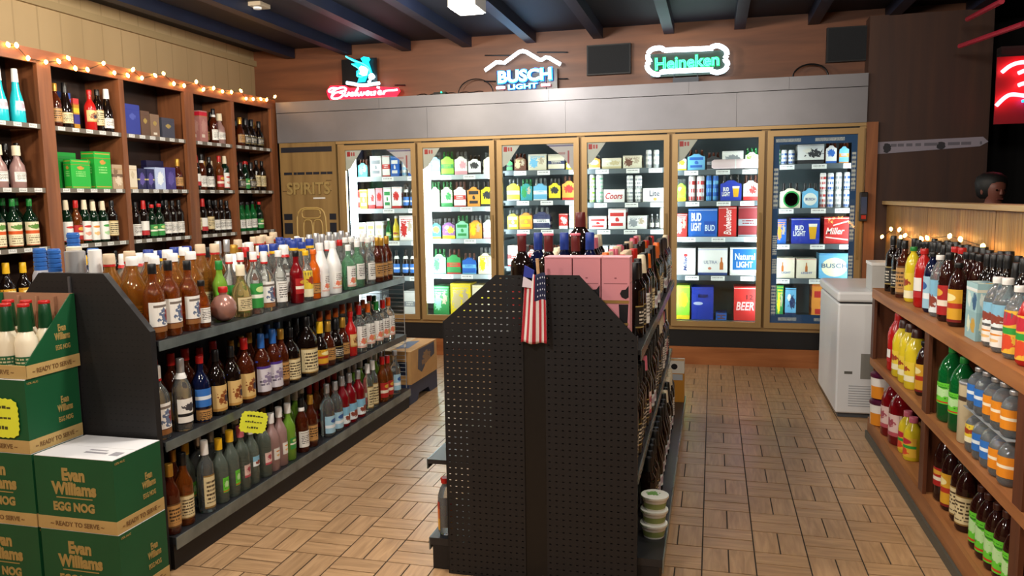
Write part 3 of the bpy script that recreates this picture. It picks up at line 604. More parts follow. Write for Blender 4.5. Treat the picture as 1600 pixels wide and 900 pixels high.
# ================================================================== RACKS
LIP = mat('shelf_lip', '#747d7c', .25, metal=.5, noise=.3, nscale=9)
DECK = mat('shelf_deck', '#232427', .35, noise=.15, nscale=10)
PRICE = art('price_ticket', '#d8d8d4', [], [], lines=('#6a6a6a', .2, .8, 3, .1, .9))
def slotted(poly_half, y, side, pitch=.0254, sw=.0085, sh=.0042, th=.004, holes=True):
    """perforated steel panel in the XZ plane built cell by cell with real slots; poly_half(x, z) tells inside"""
    mb = MB(); x0, x1, z0, z1 = side
    nx, nz = round((x1-x0)/pitch), round((z1-z0)/pitch); dx, dz = (x1-x0)/nx, (z1-z0)/nz
    for i in range(nx):
        for j in range(nz):
            a, b, c, d = x0+i*dx, x0+(i+1)*dx, z0+j*dz, z0+(j+1)*dz
            cut = poly_half(a, b, c, d)
            if cut is None: continue
            if cut != 'full' or not holes:
                pts = [(a, c), (b, c), (b, d), (a, d)] if cut == 'full' else cut
                mb.face([(p[0], y, p[1]) for p in pts]); continue
            mx, mz = (a+b)/2, (c+d)/2; hx, hz = sw/2, sh/2
            O = [(a, c), (b, c), (b, d), (a, d)]; I = [(mx-hx, mz-hz), (mx+hx, mz-hz), (mx+hx, mz+hz), (mx-hx, mz+hz)]
            for k in range(4):
                k2 = (k+1) % 4
                mb.face([(p[0], y, p[1]) for p in (O[k], O[k2], I[k2], I[k])])
                mb.face([(I[k][0], y, I[k][1]), (I[k2][0], y, I[k2][1]), (I[k2][0], y+th, I[k2][1]), (I[k][0], y+th, I[k][1])])
    return mb
def diag_cells(xo, xi, zs, zt, z0):
    """outline of half an end panel: straight edge at xo up to zs, then sloping to (xi, zt); cells are clipped to it"""
    nx_, nz_ = zt-zs, -(xi-xo)
    if (0-xo)*nx_ + (zs-zs)*nz_ > 0: nx_, nz_ = -nx_, -nz_
    def side(p): return (p[0]-xo)*nx_ + (p[1]-zs)*nz_
    def f(a, b, c, d):
        P = [(a, c), (b, c), (b, d), (a, d)]; out = []
        if all(side(p) <= 1e-6 for p in P): return 'full'
        if all(side(p) >= -1e-6 for p in P): return None
        for k in range(4):
            p, q = P[k], P[(k+1) % 4]; sp, sq = side(p), side(q)
            if sp <= 0: out.append(p)
            if sp*sq < 0:
                t = sp/(sp-sq); out.append((p[0]+(q[0]-p[0])*t, p[1]+(q[1]-p[1])*t))
        return out
    return f
def gondola(name, label, xc, y0, y1, levels, kick, end_right, end_left, price_x=()):
    """two-sided steel shelving; levels: (z, half width right, half width left)"""
    t = tag(empty(name, (xc, y0, 0)), label, 'shelving rack')
    link('centre_panel', boxmesh('centre_panel', BLACK2, -.012, .012, .03, y1-y0, .02, levels[-1][0]-.001), t)
    for k, (z, hr, hl) in enumerate(levels):
        th = .018 if k else .03
        for s, h in ((1, hr), (-1, hl)):
            a, b = (.013, h) if s > 0 else (-h, -.013)
            sh = link('shelf' if k else 'base_deck', boxmesh('shelf', DECK, a, b, .025, y1-y0, z-th, z), t)
            lx = h if s > 0 else -h
            link('shelf_lip', boxmesh('shelf_lip', LIP, lx-.0005 if s > 0 else lx-.004, lx+.004 if s > 0 else lx+.0005, .025, y1-y0, z-th-.022, z), sh)
    for s, h in ((1, levels[0][1]), (-1, levels[0][2])):
        a, b = (.013, h-.012) if s > 0 else (-h+.012, -.013)
        link('kick_plate', boxmesh('kick_plate', BLACK2, a, b, .025, y1-y0, 0, levels[0][0]-.031), t)
    return t
# --- rack beside the green cartons
XL, YL0, YL1 = -2.50, 2.60, 5.20
LGZ = (.14, .54, .955)
rack1 = gondola('display_rack', 'long black two-sided steel rack of liquor bottles behind the stacked green cartons', XL, YL0, YL1, [(LGZ[0], .385, .385), (LGZ[1], .365, .365), (LGZ[2], .365, .365)], .14, None, None)
def end_poly(s, xo, xi, zs, zt): return [(0, .0), (s*xo, .0), (s*xo, zs), (s*xi, zt), (0, zt)]
for s in (1, -1):
    p = [(s*.003, 0), (s*.36, 0), (s*.36, 1.0), (s*.16, 1.228), (s*.003, 1.228)]
    if s < 0: p = p[::-1]
    e = link('end_panel', MB().prism(p, 'y', -.012 if s > 0 else -.006, .018).mesh('end_panel', BLACK2), rack1)
    dots = MB()
    for i in range(int(.34/.0254)):
        for j in range(46):
            x, z = .02+i*.0254, .05+j*.0254
            if x < (.34 if z < 1.0 else .34-(z-1.0)*.85): dots.box(s*x-.004, s*x+.004, -.0125 if s > 0 else -.0065, -.0118 if s > 0 else -.0058, z-.002, z+.002, bottom=False)
    d = link('peg_slots', dots.mesh('peg_slots', mat('slot_dark', '#0c0b0b', .7)), e); d['kind'] = 'stuff'
link('centre_post', boxmesh('centre_post', mat('post_grey', '#5a5b60', .35, metal=.4), -.006, .004, -.02, -.0125, .0, 1.215), rack1)
wg = MB()
for z in [.2+.03*k for k in range(26)]: wg.tube([(.02, YL1-YL0+.012, z), (.35, YL1-YL0+.012, z)], .0018, 5)
for x in (.02, .185, .35): wg.tube([(x, YL1-YL0+.016, .14), (x, YL1-YL0+.016, .97)], .003, 5)
wl = link('wire_end', wg.mesh('wire_end', mat('wire_white', '#9a9a98', .4)), rack1)
for y, z in ((5.17, .50),):
    link('price_ticket', boxmesh('price_ticket', PRICE, .367, .3685, y-YL0-.02, y-YL0+.02, z-.05, z+.015), rack1)
RF = PI/2
gA = 'bottles on the rack beside the green cartons'
XF = -2.182
row_y('233:rum 262:rum 297:rum 316:mini 350:ball 378:tequila 398:vodg 415:vodfig 437:vodw 463:schred 480:schnapy 488:schnapo 502:coco 522:coco 545:tequilal 560:tequilag 578:vodw 590:whist 598:whist 605:whist', XF, LGZ[2], RF, 'front row, top shelf, carton-side rack', gA, ymin=2.63, ymax=5.19)
row_y([(2.66, 'rumw')] + fill(2.76, 3.2, ['rumw', 'rum'], seed=3) + [(3.26, 'schnapg')] + fill(3.31, 3.6, ['rum', 'vodg'], seed=5) + fill(3.6, 4.4, ['vodwc', 'vodblc', 'vodwc', 'vodfig'], seed=8) + fill(4.4, 5.18, ['vodw', 'coco', 'vodsc', 'vodr'], seed=9), -2.285, LGZ[2], RF, 'second row, top shelf, carton-side rack', gA, ymin=2.63, ymax=5.19)
row_y(fill(2.64, 3.5, ['rumw', 'rumt', 'rumt'], seed=12) + [(3.56, 'cocow'), (3.66, 'rumdr')] + fill(3.75, 4.3, ['vodr', 'vodblc', 'vodwc', 'rumdr'], seed=13) + fill(4.3, 5.18, ['vodsc', 'vodsc', 'vodb', 'brandyg', 'vodwc'], seed=14), -2.40, LGZ[2], RF, 'third row, top shelf, carton-side rack', gA, ymin=2.63, ymax=5.19)
row_y('285:vods 315:whisblu 340:rumd 362:rumd 384:rumdr 410:whispur 427:whispur 441:whist 455:whisc 479:whisbig 500:brandyg 514:brandyt 525:cogblk2 536:brandyt 548:scotchr 561:vodflo 576:vodfloo 588:vodflog 599:vodflo 608:vodfloo', XF, LGZ[1], RF, 'front row, middle shelf, carton-side rack', gA, ymin=2.72, ymax=5.19)
bottle('vodfig', (XF-.014, 2.675, LGZ[1]+.0015), RF, 'clear bottle with figure label, at near end, middle shelf, carton-side rack', gA)
row_y(fill(2.64, 3.3, ['vodr', 'rumdr', 'vodw', 'rumd'], seed=21) + fill(3.3, 4.2, ['whispur', 'whist', 'whis', 'rumd', 'cognac'], seed=22) + fill(4.2, 5.18, ['vodr', 'scotchr', 'vodfloo', 'vodflog', 'vodflo'], seed=23), -2.30, LGZ[1], RF, 'back row, middle shelf, carton-side rack', gA, ymin=2.63, ymax=5.19)
row_y('264:whist 290:whis 322:cltall 345:flavy 356:flavy 372:flav 393:flavt 411:flav 425:flavo 437:flavo 452:flavg 472:whisw 486:whist 512:clblue 524:clblue 536:clred 546:clred 560:clred 575:cltall 584:cltall 598:whisr 606:whisr 617:vodb', -2.165, LGZ[0], RF, 'front row, bottom shelf, carton-side rack', gA, ymin=2.63, ymax=5.19)
row_y(fill(2.64, 5.18, ['whist', 'flavy', 'flavg', 'whisw', 'vodw', 'clblue', 'whisr'], seed=31), -2.275, LGZ[0], RF, 'back row, bottom shelf, carton-side rack', gA, ymin=2.63, ymax=5.19)
# far side of the same rack: tall plastic bottles with ribbed blue caps show over the end panel
DB, GP = CAPS['dblue'], mat('jug_grey', '#a8a8b2', .3, trans=.2)
for k, (x, y, zt, r, bm_, cm, rb, lb) in enumerate([
    (-2.835, 2.78, 1.315, .036, GP, DB, True, 'grey bottle with ribbed blue cap, outermost beyond the sloping end panel edge'),
    (-2.68, 2.70, 1.318, .036, GP, DB, True, 'grey bottle with ribbed blue cap behind the flat top of the end panel'),
    (-2.815, 2.95, 1.375, .038, GP, DB, True, 'tallest grey bottle with ribbed blue cap rising above its neighbours'),
    (-2.565, 2.69, 1.31, .046, mat('jug_frost', '#b4b4bc', .5), CAPS['silver'], False, 'wide frosted grey bottle at the centre seam of the carton-side rack'),
    (-2.72, 2.85, 1.318, .036, mat('jug_cream', '#cfc8ba', .4), CAPS['cream'], False, 'pale bottle with cream lid behind the frosted grey bottle'),
    (-2.62, 2.85, 1.31, .034, GP, DB, True, 'grey bottle with ribbed blue cap beside the white bottle'),
    (-2.475, 2.70, 1.315, .03, mat('jug_white', '#d2d0d4', .4), CAPS['white'], False, 'slim white bottle before the tall amber rums on the carton-side rack')]):
    h = zt-LGZ[2]; r2 = r*(.72 if rb else .86)
    o = link('spirits_bottle', MB().lathe([(r*.95, 0), (r, .008), (r, h*.6), (r*.93, h*.68), (r2*.95, h*.74)], 16).mesh('spirits_bottle', bm_, True), None, (x, y, LGZ[2]+.0015))
    pr = [(r2, h*.735)]; n_ = 5; dz = (h*.26)/n_
    for q in range(n_):
        z = h*.735+q*dz; pr += [(r2, z+.001), (r2, z+dz*.72), (r2*(.9 if rb else 1), z+dz*.8), (r2*(.9 if rb else 1), z+dz*.97)]
    pr.append((r2*.85, h))
    link('ribbed_cap' if rb else 'cap', MB().lathe(pr, 16).mesh('ribbed_cap', cm, True), o)
    tag(o, lb, 'bottle', gA)
row_y(fill(3.12, 5.15, ['vodw', 'vodsc', 'rumt', 'vodblc', 'vodwc', 'whis', 'vodr'], seed=41), -2.60, LGZ[2], -RF, 'inner far-side row, carton-side rack', gA, ymin=3.1, ymax=5.18)
row_y(fill(2.95, 5.15, ['vodw', 'rumt', 'whist', 'vodwc', 'rumd', 'vodb'], seed=43, skip=.15), -2.74, LGZ[2], -RF, 'outer far-side row, carton-side rack', gA, ymin=2.95, ymax=5.18)
# price star and ticket rail marks
YEL = mat('sign_yellow', '#e6ec3c', .6)
INK = mat('ink_dark', '#4a4a1c', .7)
def burst(name, label, loc, rot, w, h, n, rough, parent=None):
    pts = []
    for k in range(n*2):
        t = 2*PI*k/(n*2); q = 1.0 if k % 2 == 0 else rough
        c, s_ = math.cos(t), math.sin(t); p = 5.0
        e = 1/((abs(c)**p+abs(s_)**p)**(1/p))
        pts.append((w/2*c*e*q, h/2*s_*e*q))
    o = link(name, MB().prism(pts, 'y', -.0008, .0008).mesh(name, YEL), None, loc, rot)
    sc = MB(); R = random.Random(5)
    for r_, (za, wa) in enumerate(((.26, .55), (.0, .62), (-.26, .4))):
        x = -w*wa/2
        while x < w*wa/2:
            l_ = R.uniform(.04, .1)*w; sc.box(x, x+l_, -.0014, -.0008, h*za-h*.02, h*za+h*R.uniform(.02, .07)); x += l_+w*.02
    d = link('handwriting', sc.mesh('handwriting', INK), o); d['kind'] = 'stuff'
    return tag(o, label, 'price sign', 'handwritten yellow price stars')
burst('price_star', 'small yellow handwritten price star hanging from the middle shelf edge', (-2.07, 3.15, .478), (0, math.radians(14), PI/2-.85), .125, .105, 22, .93)

# --- pegboard rack with the flag
XM, YM0, YM1 = -.648, 2.85, 5.40
MGZ = (.13, .46, .935)
rack2 = gondola('pegboard_rack', 'black two-sided rack with perforated end panels and a small flag hanging on it', XM, YM0, YM1, [(MGZ[0], .48, .455), (MGZ[1], .385, .455), (MGZ[2], .395, .37)], .13, None, None)
PEG = mat('peg_black', '#17171a', .5, noise=.1, nscale=6)
xoL, xiL = -.363, -.15
p1 = link('pegboard_panel', slotted(diag_cells(xoL, xiL, 1.03, 1.213, 0), -.004, (xoL, -.045, 0.0, 1.213)).mesh('pegboard_panel', PEG), rack2)
p2 = link('pegboard_panel', slotted(diag_cells(.382, .172, .99, 1.215, 0), -.004, (.04, .382, 0.0, 1.215)).mesh('pegboard_panel', PEG), rack2)
for x0, x1, poly in ((0, 0, [(.05, .0), (.378, .0), (.378, .985), (.17, 1.205), (.05, 1.205)]),):
    link('backing_sheet', MB().prism(poly, 'y', .006, .012).mesh('backing_sheet', mat('backing', '#0d0d0e', .7)), rack2)
link('backing_sheet', MB().prism([(-.26, .0), (-.05, .0), (-.05, .98), (-.17, .98), (-.17, .6), (-.26, .6)], 'y', .006, .012).mesh('backing_sheet', MATS['backing']), rack2)  # sheet added behind the panel to keep light out of some slots
link('centre_post', boxmesh('centre_post', mat('post_black', '#0e0d0d', .45), -.046, .041, .0, .03, 0, 1.20), rack2)
for s, x in ((1, .386), (-1, -.366)):
    link('edge_flange', boxmesh('edge_flange', PEG, min(x, x-s*.004), max(x, x-s*.004), -.004, .02, 0, .99 if s > 0 else 1.03), rack2)
# divider at the top of the rack
gB = 'bottles on the flag rack'
Xr = -.302
row_y(fill(3.12, 5.36, ['winek', 'winek', 'winel', 'wineo', 'winey', 'winek', 'winew', 'rose'], seed=56), Xr, MGZ[2], RF, 'outer row, top shelf, flag rack', gB, ymin=3.12, ymax=5.38)
row_y(fill(3.24, 5.36, ['winep', 'winet', 'wineo', 'winek', 'winer'], seed=52), Xr-.095, MGZ[2], RF, 'second row, top shelf, flag rack', gB, ymin=3.12, ymax=5.38)
row_y(fill(3.4, 5.36, ['winet', 'winep', 'winek', 'winer', 'wineo'], seed=53), Xr-.185, MGZ[2], RF, 'third row, top shelf, flag rack', gB, ymin=3.12, ymax=5.38)
row_y(fill(3.42, 5.36, ['winek', 'winep', 'winet', 'winew'], seed=54, skip=.25), -.74, MGZ[2], -RF, 'far side, top shelf, flag rack', gB, ymin=3.4, ymax=5.38)
for k, (x, y, key, lb) in enumerate([
    (-.745, 3.06, 'sangria', 'tall dark bottle with maroon neck sleeve, first above the flag rack panel'),
    (-.635, 3.06, 'sangria', 'tall dark bottle with maroon neck sleeve, second, behind the flag'),
    (-.70, 3.16, 'sangriab', 'tall dark bottle with deep blue neck behind the first maroon neck'),
    (-.590, 3.16, 'sangriab', 'tall dark bottle with deep blue neck behind the second maroon neck'),
    (-.485, 3.165, 'sangriab', 'tall dark bottle with deep blue neck behind the pink boxes'),
    (-.528, 3.07, 'sangria', 'tall dark bottle with maroon neck sleeve, third, by the pink boxes'),
    (-.545, 3.29, 'carafe', 'large round shouldered dark bottle standing highest above the pink boxes')]):
    bottle(key, (x, y, MGZ[2]+.0015), 0, lb, gB)
PINK = art('pink_card', '#d08890', [(.715, .722, '#6e3a42', .08, .92)], [(.5, .78, .05, .008, '#8a4a54')])
PINKS = mat('pink_side', '#c58a92', .6)
for k in range(3):
    x0 = -.618+k*.1085; w, h, d = .104, .338, .10
    b = link('gift_box', boxmesh('gift_box', PINK, 0, w, 0, d, 0, h), None, (x0, 2.90, MGZ[2]+.001))
    link('flap', MB().box(-.001, w+.001, -.0015, d, h, h+.004).mesh('flap', mat('pink_flap', '#dc9aa2', .6)), b)
    link('gold_band', MB().box(-.0008, w*.98, -.0016, -.0002, h*.50, h*.535).mesh('gold_band', mat('gold_print', '#a07c46', .4, metal=.3)), b)
    link('bird_print', MB().prism([(w*.97, h*.57), (w*.97, h*.70), (w*.86, h*.655), (w*.72, h*.65), (w*.66, h*.61), (w*.72, h*.57), (w*.86, h*.55)][::-1], 'y', -.0014, -.0002).mesh('bird_print', mat('black_print', '#141014', .5)), b)
    link('dark_print', MB().prism([(w*.66, h*.24), (w*.92, h*.22), (w*.96, h*.49), (w*.62, h*.49)], 'y', -.0014, -.0002).mesh('dark_print', MATS['black_print']), b)
    link('gold_band', MB().prism([(w*.3, h*.27), (w*.35, h*.23), (w*.96, h*.26), (w*.96, h*.285)], 'y', -.0020, -.0006).mesh('gold_band', MATS['gold_print']), b)
    tag(b, ['pink gift box with black bird print, closest to the flag', 'middle pink gift box of three on the flag rack', 'pink gift box at the aisle edge of the flag rack'][k], 'box', 'pink gift boxes')
# lower shelves of the aisle side
row_y(fill(2.92, 5.36, ['winew', 'winel', 'winek', 'winek', 'winep', 'rose'], seed=61), -.308, MGZ[1], RF, 'front row, middle shelf, flag rack', gB, ymin=2.9, ymax=5.38)
row_y(fill(2.92, 5.36, ['winek', 'winer', 'winew'], seed=62), -.405, MGZ[1], RF, 'back row, middle shelf, flag rack', gB, ymin=2.9, ymax=5.38)
row_y(fill(3.22, 4.0, ['winel', 'rose', 'winel', 'winek'], seed=63) + fill(4.0, 5.1, ['winew', 'winel', 'winew'], seed=64), -.252, MGZ[0], RF, 'front row, bottom shelf, flag rack', gB, sc=.88, ymin=2.92, ymax=5.15)
row_y(fill(2.92, 5.36, ['winek', 'winel', 'winer'], seed=65), -.36, MGZ[0], RF, 'back row, bottom shelf, flag rack', gB, sc=.88, ymin=2.92, ymax=5.38)
# stack of white tubs with green printed lids
TUBL = art('tub_lid', '#e6e8e0', [], [(.42, .55, .25, .2, '#6aa04a', 1.2)]); TUBW = art('tub_side', '#e4e4dc', [(.15, .7, '#8a9a5a')])
for k in range(3):
    o = link('tub', MB().lathe([(.042, 0), (.05, .044)], 20).mesh('tub', TUBW, True), None, (-.217+k*.002, 3.09, MGZ[0]+.001+.0585*k))
    link('lid', MB().lathe([(.054, .0445), (.056, .047), (.056, .056), (.052, .0575)], 20).mesh('lid', TUBL, True), o)
    tag(o, ['lowest of three white dip tubs stacked on the flag rack deck', 'middle of three white dip tubs stacked on the flag rack deck', 'top tub of the white stack, green print on its lid'][k], 'tub', 'stacked white tubs')
# end of that deck: orange carton with white block
oc = link('wine_carton', boxmesh('wine_carton', art('orange_card', '#c98a30', [(.7, 1, '#e9e6dd')], [(.5, .86, .16, .07, '#14141a')]), 0, .13, 0, .10, 0, .28), None, (-.302, 5.22, MGZ[0]+.001))
link('spout_panel', boxmesh('spout_panel', mat('spout_blue', '#b9c0c8', .5), .01, .12, -.002, -.0003, .15, .19), oc)
tag(oc, 'orange and white wine carton at the far end of the flag rack deck', 'carton')
# things on the other side of this rack seen past its edge
bottle('juiceo', (-1.05, 2.93, MGZ[0]+.0015), PI, 'red capped orange bottle on the deck of the flag rack, far side', gB)
# flag
fm = []; nx, nz_ = 14, 22; FW_, FH = .105, .262
fl = MB()
def fpt(u, v):
    fold = math.sin(u*2*PI*1.6+v*1.3)*.012*(.5+.6*v)
    wdt = FW_*(.72+.28*v)
    return (-.5*wdt+u*wdt - .008*v, fold-.004*v, -v*FH + .004*math.sin(u*9))
for i in range(nx):
    for j in range(nz_):
        fl.face([fpt(i/nx, j/nz_), fpt(i/nx, (j+1)/nz_), fpt((i+1)/nx, (j+1)/nz_), fpt((i+1)/nx, j/nz_)],
                [(i/nx, 1-j/nz_), (i/nx, 1-(j+1)/nz_), ((i+1)/nx, 1-(j+1)/nz_), ((i+1)/nx, 1-j/nz_)])
stripes = [(-1, 2, '#b02030', k*2/9, (k*2+1)/9) for k in range(5)]
FLAG = art('flag_cloth', '#e4dcd8', stripes + [(.62, 2, '#1c2244', .5, 2)], [(.62+.11*a, .68+.085*b_, .022, .014, '#c9ccd8') for a in range(4) for b_ in range(4)], rough=.8)
flo = link('cloth', fl.mesh('cloth', FLAG, True)); sm = flo.modifiers.new('thickness', 'SOLIDIFY'); sm.thickness = .0012
ft = tag(empty('flag', (-.637, 2.822, 1.222)), 'small striped flag with starred blue corner hanging on the black rack post', 'flag')
flo.parent = ft
link('staff', MB().tube([(.012, .012, -.05), (.006, .006, .055)], .006, 8).mesh('staff', wood('staff_wood', '#b08a60', '#c79f74', 4)), ft)
link('blue_ribbon', MB().prism([(-.045, -.01), (-.01, -.03), (-.004, .012), (-.04, .03)], 'y', -.004, .004).mesh('blue_ribbon', mat('ribbon_blue', '#2c3a9a', .6)), ft)
link('white_ribbon', MB().prism([(-.05, -.05), (-.008, -.055), (-.006, -.018), (-.045, -.012)], 'y', -.004, .004).mesh('white_ribbon', mat('ribbon_white', '#d8cdd8', .6)), ft)

# ================================================================== GREEN CARTONS
GRN = mat('carton_green', '#0d4f2c', .55, noise=.08, nscale=5)
GOLD = mat('gold_letters', '#a58a4e', .55)
KRAFT = mat('carton_band', '#b99a60', .7, noise=.08, nscale=10)
CWHITE = mat('carton_top', '#dcdadc', .5)
CW, CD, CH = .352, .254, .282
evan = text_mesh('Evan\nWilliams', .20, .105, GOLD, .05)
nog = text_mesh('EGG NOG', .185, .036, GOLD, .05)
rts = text_mesh('~ READY TO SERVE ~', .24, .018, mat('brown_ink', '#7a5a34', .7), .01)
evan_s = text_mesh('Evan\nWilliams', .075, .062, GOLD, .03); nog_s = text_mesh('EGG NOG', .07, .02, GOLD, .02)
proof = text_mesh('15% ALC', .05, .008, GOLD, .01)
def carton(loc, label, tray=False, jitter=0):
    t = tag(empty('egg_nog_carton' if not tray else 'display_tray', loc, jitter), label, 'carton', 'green egg nog cartons')
    bz = .05
    if not tray:
        link('carton_body', MB().box(0, CW, 0, CD, 0, CH).mesh('carton_body', GRN), t)
        link('top_flap', boxmesh('top_flap', CWHITE, .001, CW-.001, .0, CD/2-.001, CH, CH+.002), t)
        link('top_flap', boxmesh('top_flap', CWHITE, .001, CW-.001, CD/2+.001, CD, CH, CH+.002), t)
        pr_ = link('print_lines', MB().box(.17, .27, .06, .075, CH+.0021, CH+.0026).box(.17, .25, .09, .1, CH+.0021, CH+.0026).box(.29, .33, .05, .09, CH+.0021, CH+.0026).mesh('print_lines', mat('print_grey', '#8d8a90', .7)), t); pr_['kind'] = 'stuff'
        link('front_name', evan, t, (CW/2-.005, -.0008, .19)); link('front_line', boxmesh('front_line', GOLD, .09, CW-.1, -.001, -.0002, .125, .129), t)
        link('front_product', nog, t, (CW/2-.01, -.0008, .092))
    else:
        # cut-away display tray: sloping sides, low front, bottles standing inside
        side = [(0, 0), (CD, 0), (CD, CH+.012), (CD-.02, CH+.012), (.0, .055)]
        for x in (0, CW-.004): link('side_wall', MB().prism([(p[0], p[1]) for p in side], 'x', x, x+.004).mesh('side_wall', GRN), t)
        link('back_wall', boxmesh('back_wall', mat('kraft_inside', '#a8785a', .8), .004, CW-.004, CD-.004, CD, 0, CH+.012), t)
        link('front_wall', boxmesh('front_wall', KRAFT, .004, CW-.004, 0, .004, 0, .05), t)
        link('tray_floor', boxmesh('tray_floor', KRAFT, .004, CW-.004, .004, CD-.004, 0, .004), t)
        for k in range(3): link('divider', boxmesh('divider', MATS['kraft_inside'], .085+.09*k, .089+.09*k, CD-.02, CD-.004, .004, CH), t)
    bm_ = MB().box(-.0015, CW+.0015, -.0015, CD+.0015, 0, bz)
    link('kraft_band', bm_.mesh('kraft_band', KRAFT), t) if not tray else link('kraft_band', MB().box(CW, CW+.0015, -.0015, CD+.0015, 0, bz).box(-.0015, CW+.0015, -.002, -.0002, 0, bz).mesh('kraft_band', KRAFT), t)
    link('band_words', rts, t, (CW/2, -.0028, bz/2))
    link('band_words', rts, t, (CW+.0028, CD/2, bz/2), (0, 0, PI/2)).scale = (.85, 1, 1)
    link('side_name', evan_s, t, (CW+.0008, CD*.70, .152), (0, 0, PI/2)); link('side_product', nog_s, t, (CW+.0008, CD*.70, .092), (0, 0, PI/2))
    if not tray: link('side_note', proof, t, (CW+.0008, .035, CH-.015), (0, 0, PI/2))
    return t
YB = 2.316
carton((-2.463, YB, 0), 'green carton on the floor under the white-topped one, gold lettering', jitter=0.0)
carton((-2.467, YB, CH+.003), 'green carton with open white top, upper one of the shorter stack')
CL = -2.83
carton((CL, YB, 0), 'green carton at the foot of the tall stack')
carton((CL, YB, CH+.003), 'green carton second from the floor in the tall stack')
c3 = carton((CL-.003, YB, 2*CH+.006), 'green carton with the yellow price star, under the display tray')
carton((CL, YB+.01, 3*CH+.009), 'cut-away green display tray of egg nog bottles on the tall stack', tray=True)
burst('price_star', 'large yellow handwritten price star on the green carton front', (CL+CW-.128, YB-.006, 2*CH+.006+.135), (0, 0, 0), .185, .155, 26, .95)
nogs = []
for r_ in range(2):
    for k in range(4):
        bottle('nog', (CL+.0465+.0865*k, YB+.065+.095*r_, 3*CH+.0135), 0, f"cream egg nog bottle, green neck, {ORD[3-k]} from aisle, {'front' if r_ == 0 else 'rear'} row, green tray", 'egg nog bottles in the tray')

# cardboard case and blue crate beyond the rack end
bc = link('blue_crate', MB().prism([(0, 0), (.16, 0), (.2, .05), (.4, .05), (.44, 0), (.6, 0), (.6, .15), (0, .15)], 'x', 0, .40).mesh('blue_crate', mat('crate_blue', '#26324e', .5)), None, (-2.54, 5.24, 0))
tag(bc, 'dark blue crate on the floor beyond the end of the carton-side rack', 'crate')
cc = link('beer_case', boxmesh('beer_case', CARD, 0, .40, 0, .56, 0, .245), None, (-2.53, 5.26, .151))
link('blue_print', MB().prism([(.14, .09), (.22, .05), (.30, .10), (.50, .14), (.50, .235), (.16, .235)], 'x', .4002, .4012).mesh('blue_print', art('case_print', '#3a4152', [], [(.5, .5, .25, .3, '#8a6a4a', 1.4)])), cc)
link('tape', boxmesh('tape', mat('tape_tan', '#c8a878', .4), .17, .23, .0, .56, .2452, .2458), cc)
link('top_print', MB().prism([(.24, .1), (.33, .14), (.3, .45), (.22, .4)], 'z', .2452, .2460).mesh('top_print', mat('print_blue', '#3a4668', .6)), cc)
link('front_print', boxmesh('front_print', mat('print_navy', '#1a2038', .6), .25, .37, -.0012, -.0002, .07, .17), cc)
tag(cc, 'brown cardboard beer case with blue print on the blue crate', 'case')
# ================================================================== WALL CABINET ON THE PANELLED WALL
CAB = wood('cabinet_wood', '#6a3d22', '#8a5432', 3.0, (6, 6, .5), .5)
CABH = wood('cabinet_rail', '#7a4428', '#945a38', 3.0, (6, .5, 6), .5)
CABIN = wood('cabinet_inside', '#22150e', '#322016', 3.0, (6, 1, .6), .6)  # inside wood darkened to carry the shade within the shelves
XC, XCB = -4.22, -4.53
cab = tag(empty('wall_cabinet', (XC, 3.05, 0)), 'tall open brown wooden wall cabinet of spirits along the panelled wall', 'shelving')
def cpart(n, M, x0, x1, y0, y1, z0, z1, par=None):
    return link(n, boxmesh(n, M, x0-XC, x1-XC, y0-3.05, y1-3.05, z0, z1), par or cab)
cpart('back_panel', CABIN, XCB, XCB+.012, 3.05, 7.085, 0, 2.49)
cpart('top_rail', CABH, XC-.025, XC, 3.05, 7.085, 2.41, 2.50); cpart('top_board', CABH, XCB, XC-.025, 3.05, 7.085, 2.47, 2.50)
for a, b in ((4.235, 4.345), (5.685, 5.805), (6.99, 7.085)): cpart('post', CAB, XC-.03, XC, a, b, 0, 2.41)
for a, b in ((4.28, 4.30), (5.735, 5.755), (7.06, 7.085)): cpart('partition_board', CAB, XCB+.012, XC-.03, a, b, 0, 2.47)
for a, b in ((4.955, 5.005), (6.335, 6.385)): cpart('divider', CAB, XCB+.012, XC-.004, a, b, 0, 2.41)
CZ = [2.02, 1.61, 1.23, .86, .48]
STRIP = art('price_strip', '#b5a68c', [], [], lines=('#e2ded4', -1, 2, 1.0, -1, 2))
BAYS = [(3.08, 4.235), (4.345, 4.955), (5.005, 5.685), (5.805, 6.335), (6.385, 6.99)]
for z in CZ:
    for a, b in BAYS:
        sh = cpart('shelf', CABH, XCB+.012, XC-.012, a, b, z-.02, z)
        cpart('price_rail', mat('price_rail', '#6a6258', .4), XC-.012, XC-.008, a, b, z-.026, z+.004, sh)
        if z > 1.1:
            n = int((b-a)/.11)
            for k in range(n):
                y = a+(k+.5)*(b-a)/n; cpart('price_ticket', PRICE, XC-.008, XC-.0072, y-.03, y+.03, z-.022, z+.002, sh)
XB = XC-.065
gC = 'bottles in the wall cabinet'
bay = ['teal-bottle bay', 'green-box bay', 'blue-box bay', 'fourth bay', 'cooler-side bay']
def cab_row(spec, b, r, keyw=None): row_y(spec, XB, CZ[r], RF, f"{['top', 'second', 'third', 'fourth'][r]} shelf, {bay[b]}, wall cabinet", gC, ymin=BAYS[b][0]+.01, ymax=BAYS[b][1]-.01)
cab_row([(3.62, 'tealw'), (3.76, 'tealw'), (3.89, 'tealw')] + [(4.0, 'teal'), (4.12, 'teal')], 0, 0)
cab_row([(3.86, 'brandyt'), (3.95, 'cask'), (4.09, 'cask')], 0, 1)
cab_row([(3.66, 'liqor'), (3.78, 'liqor'), (3.90, 'liqor'), (4.02, 'liqor'), (4.15, 'liqor')], 0, 2)
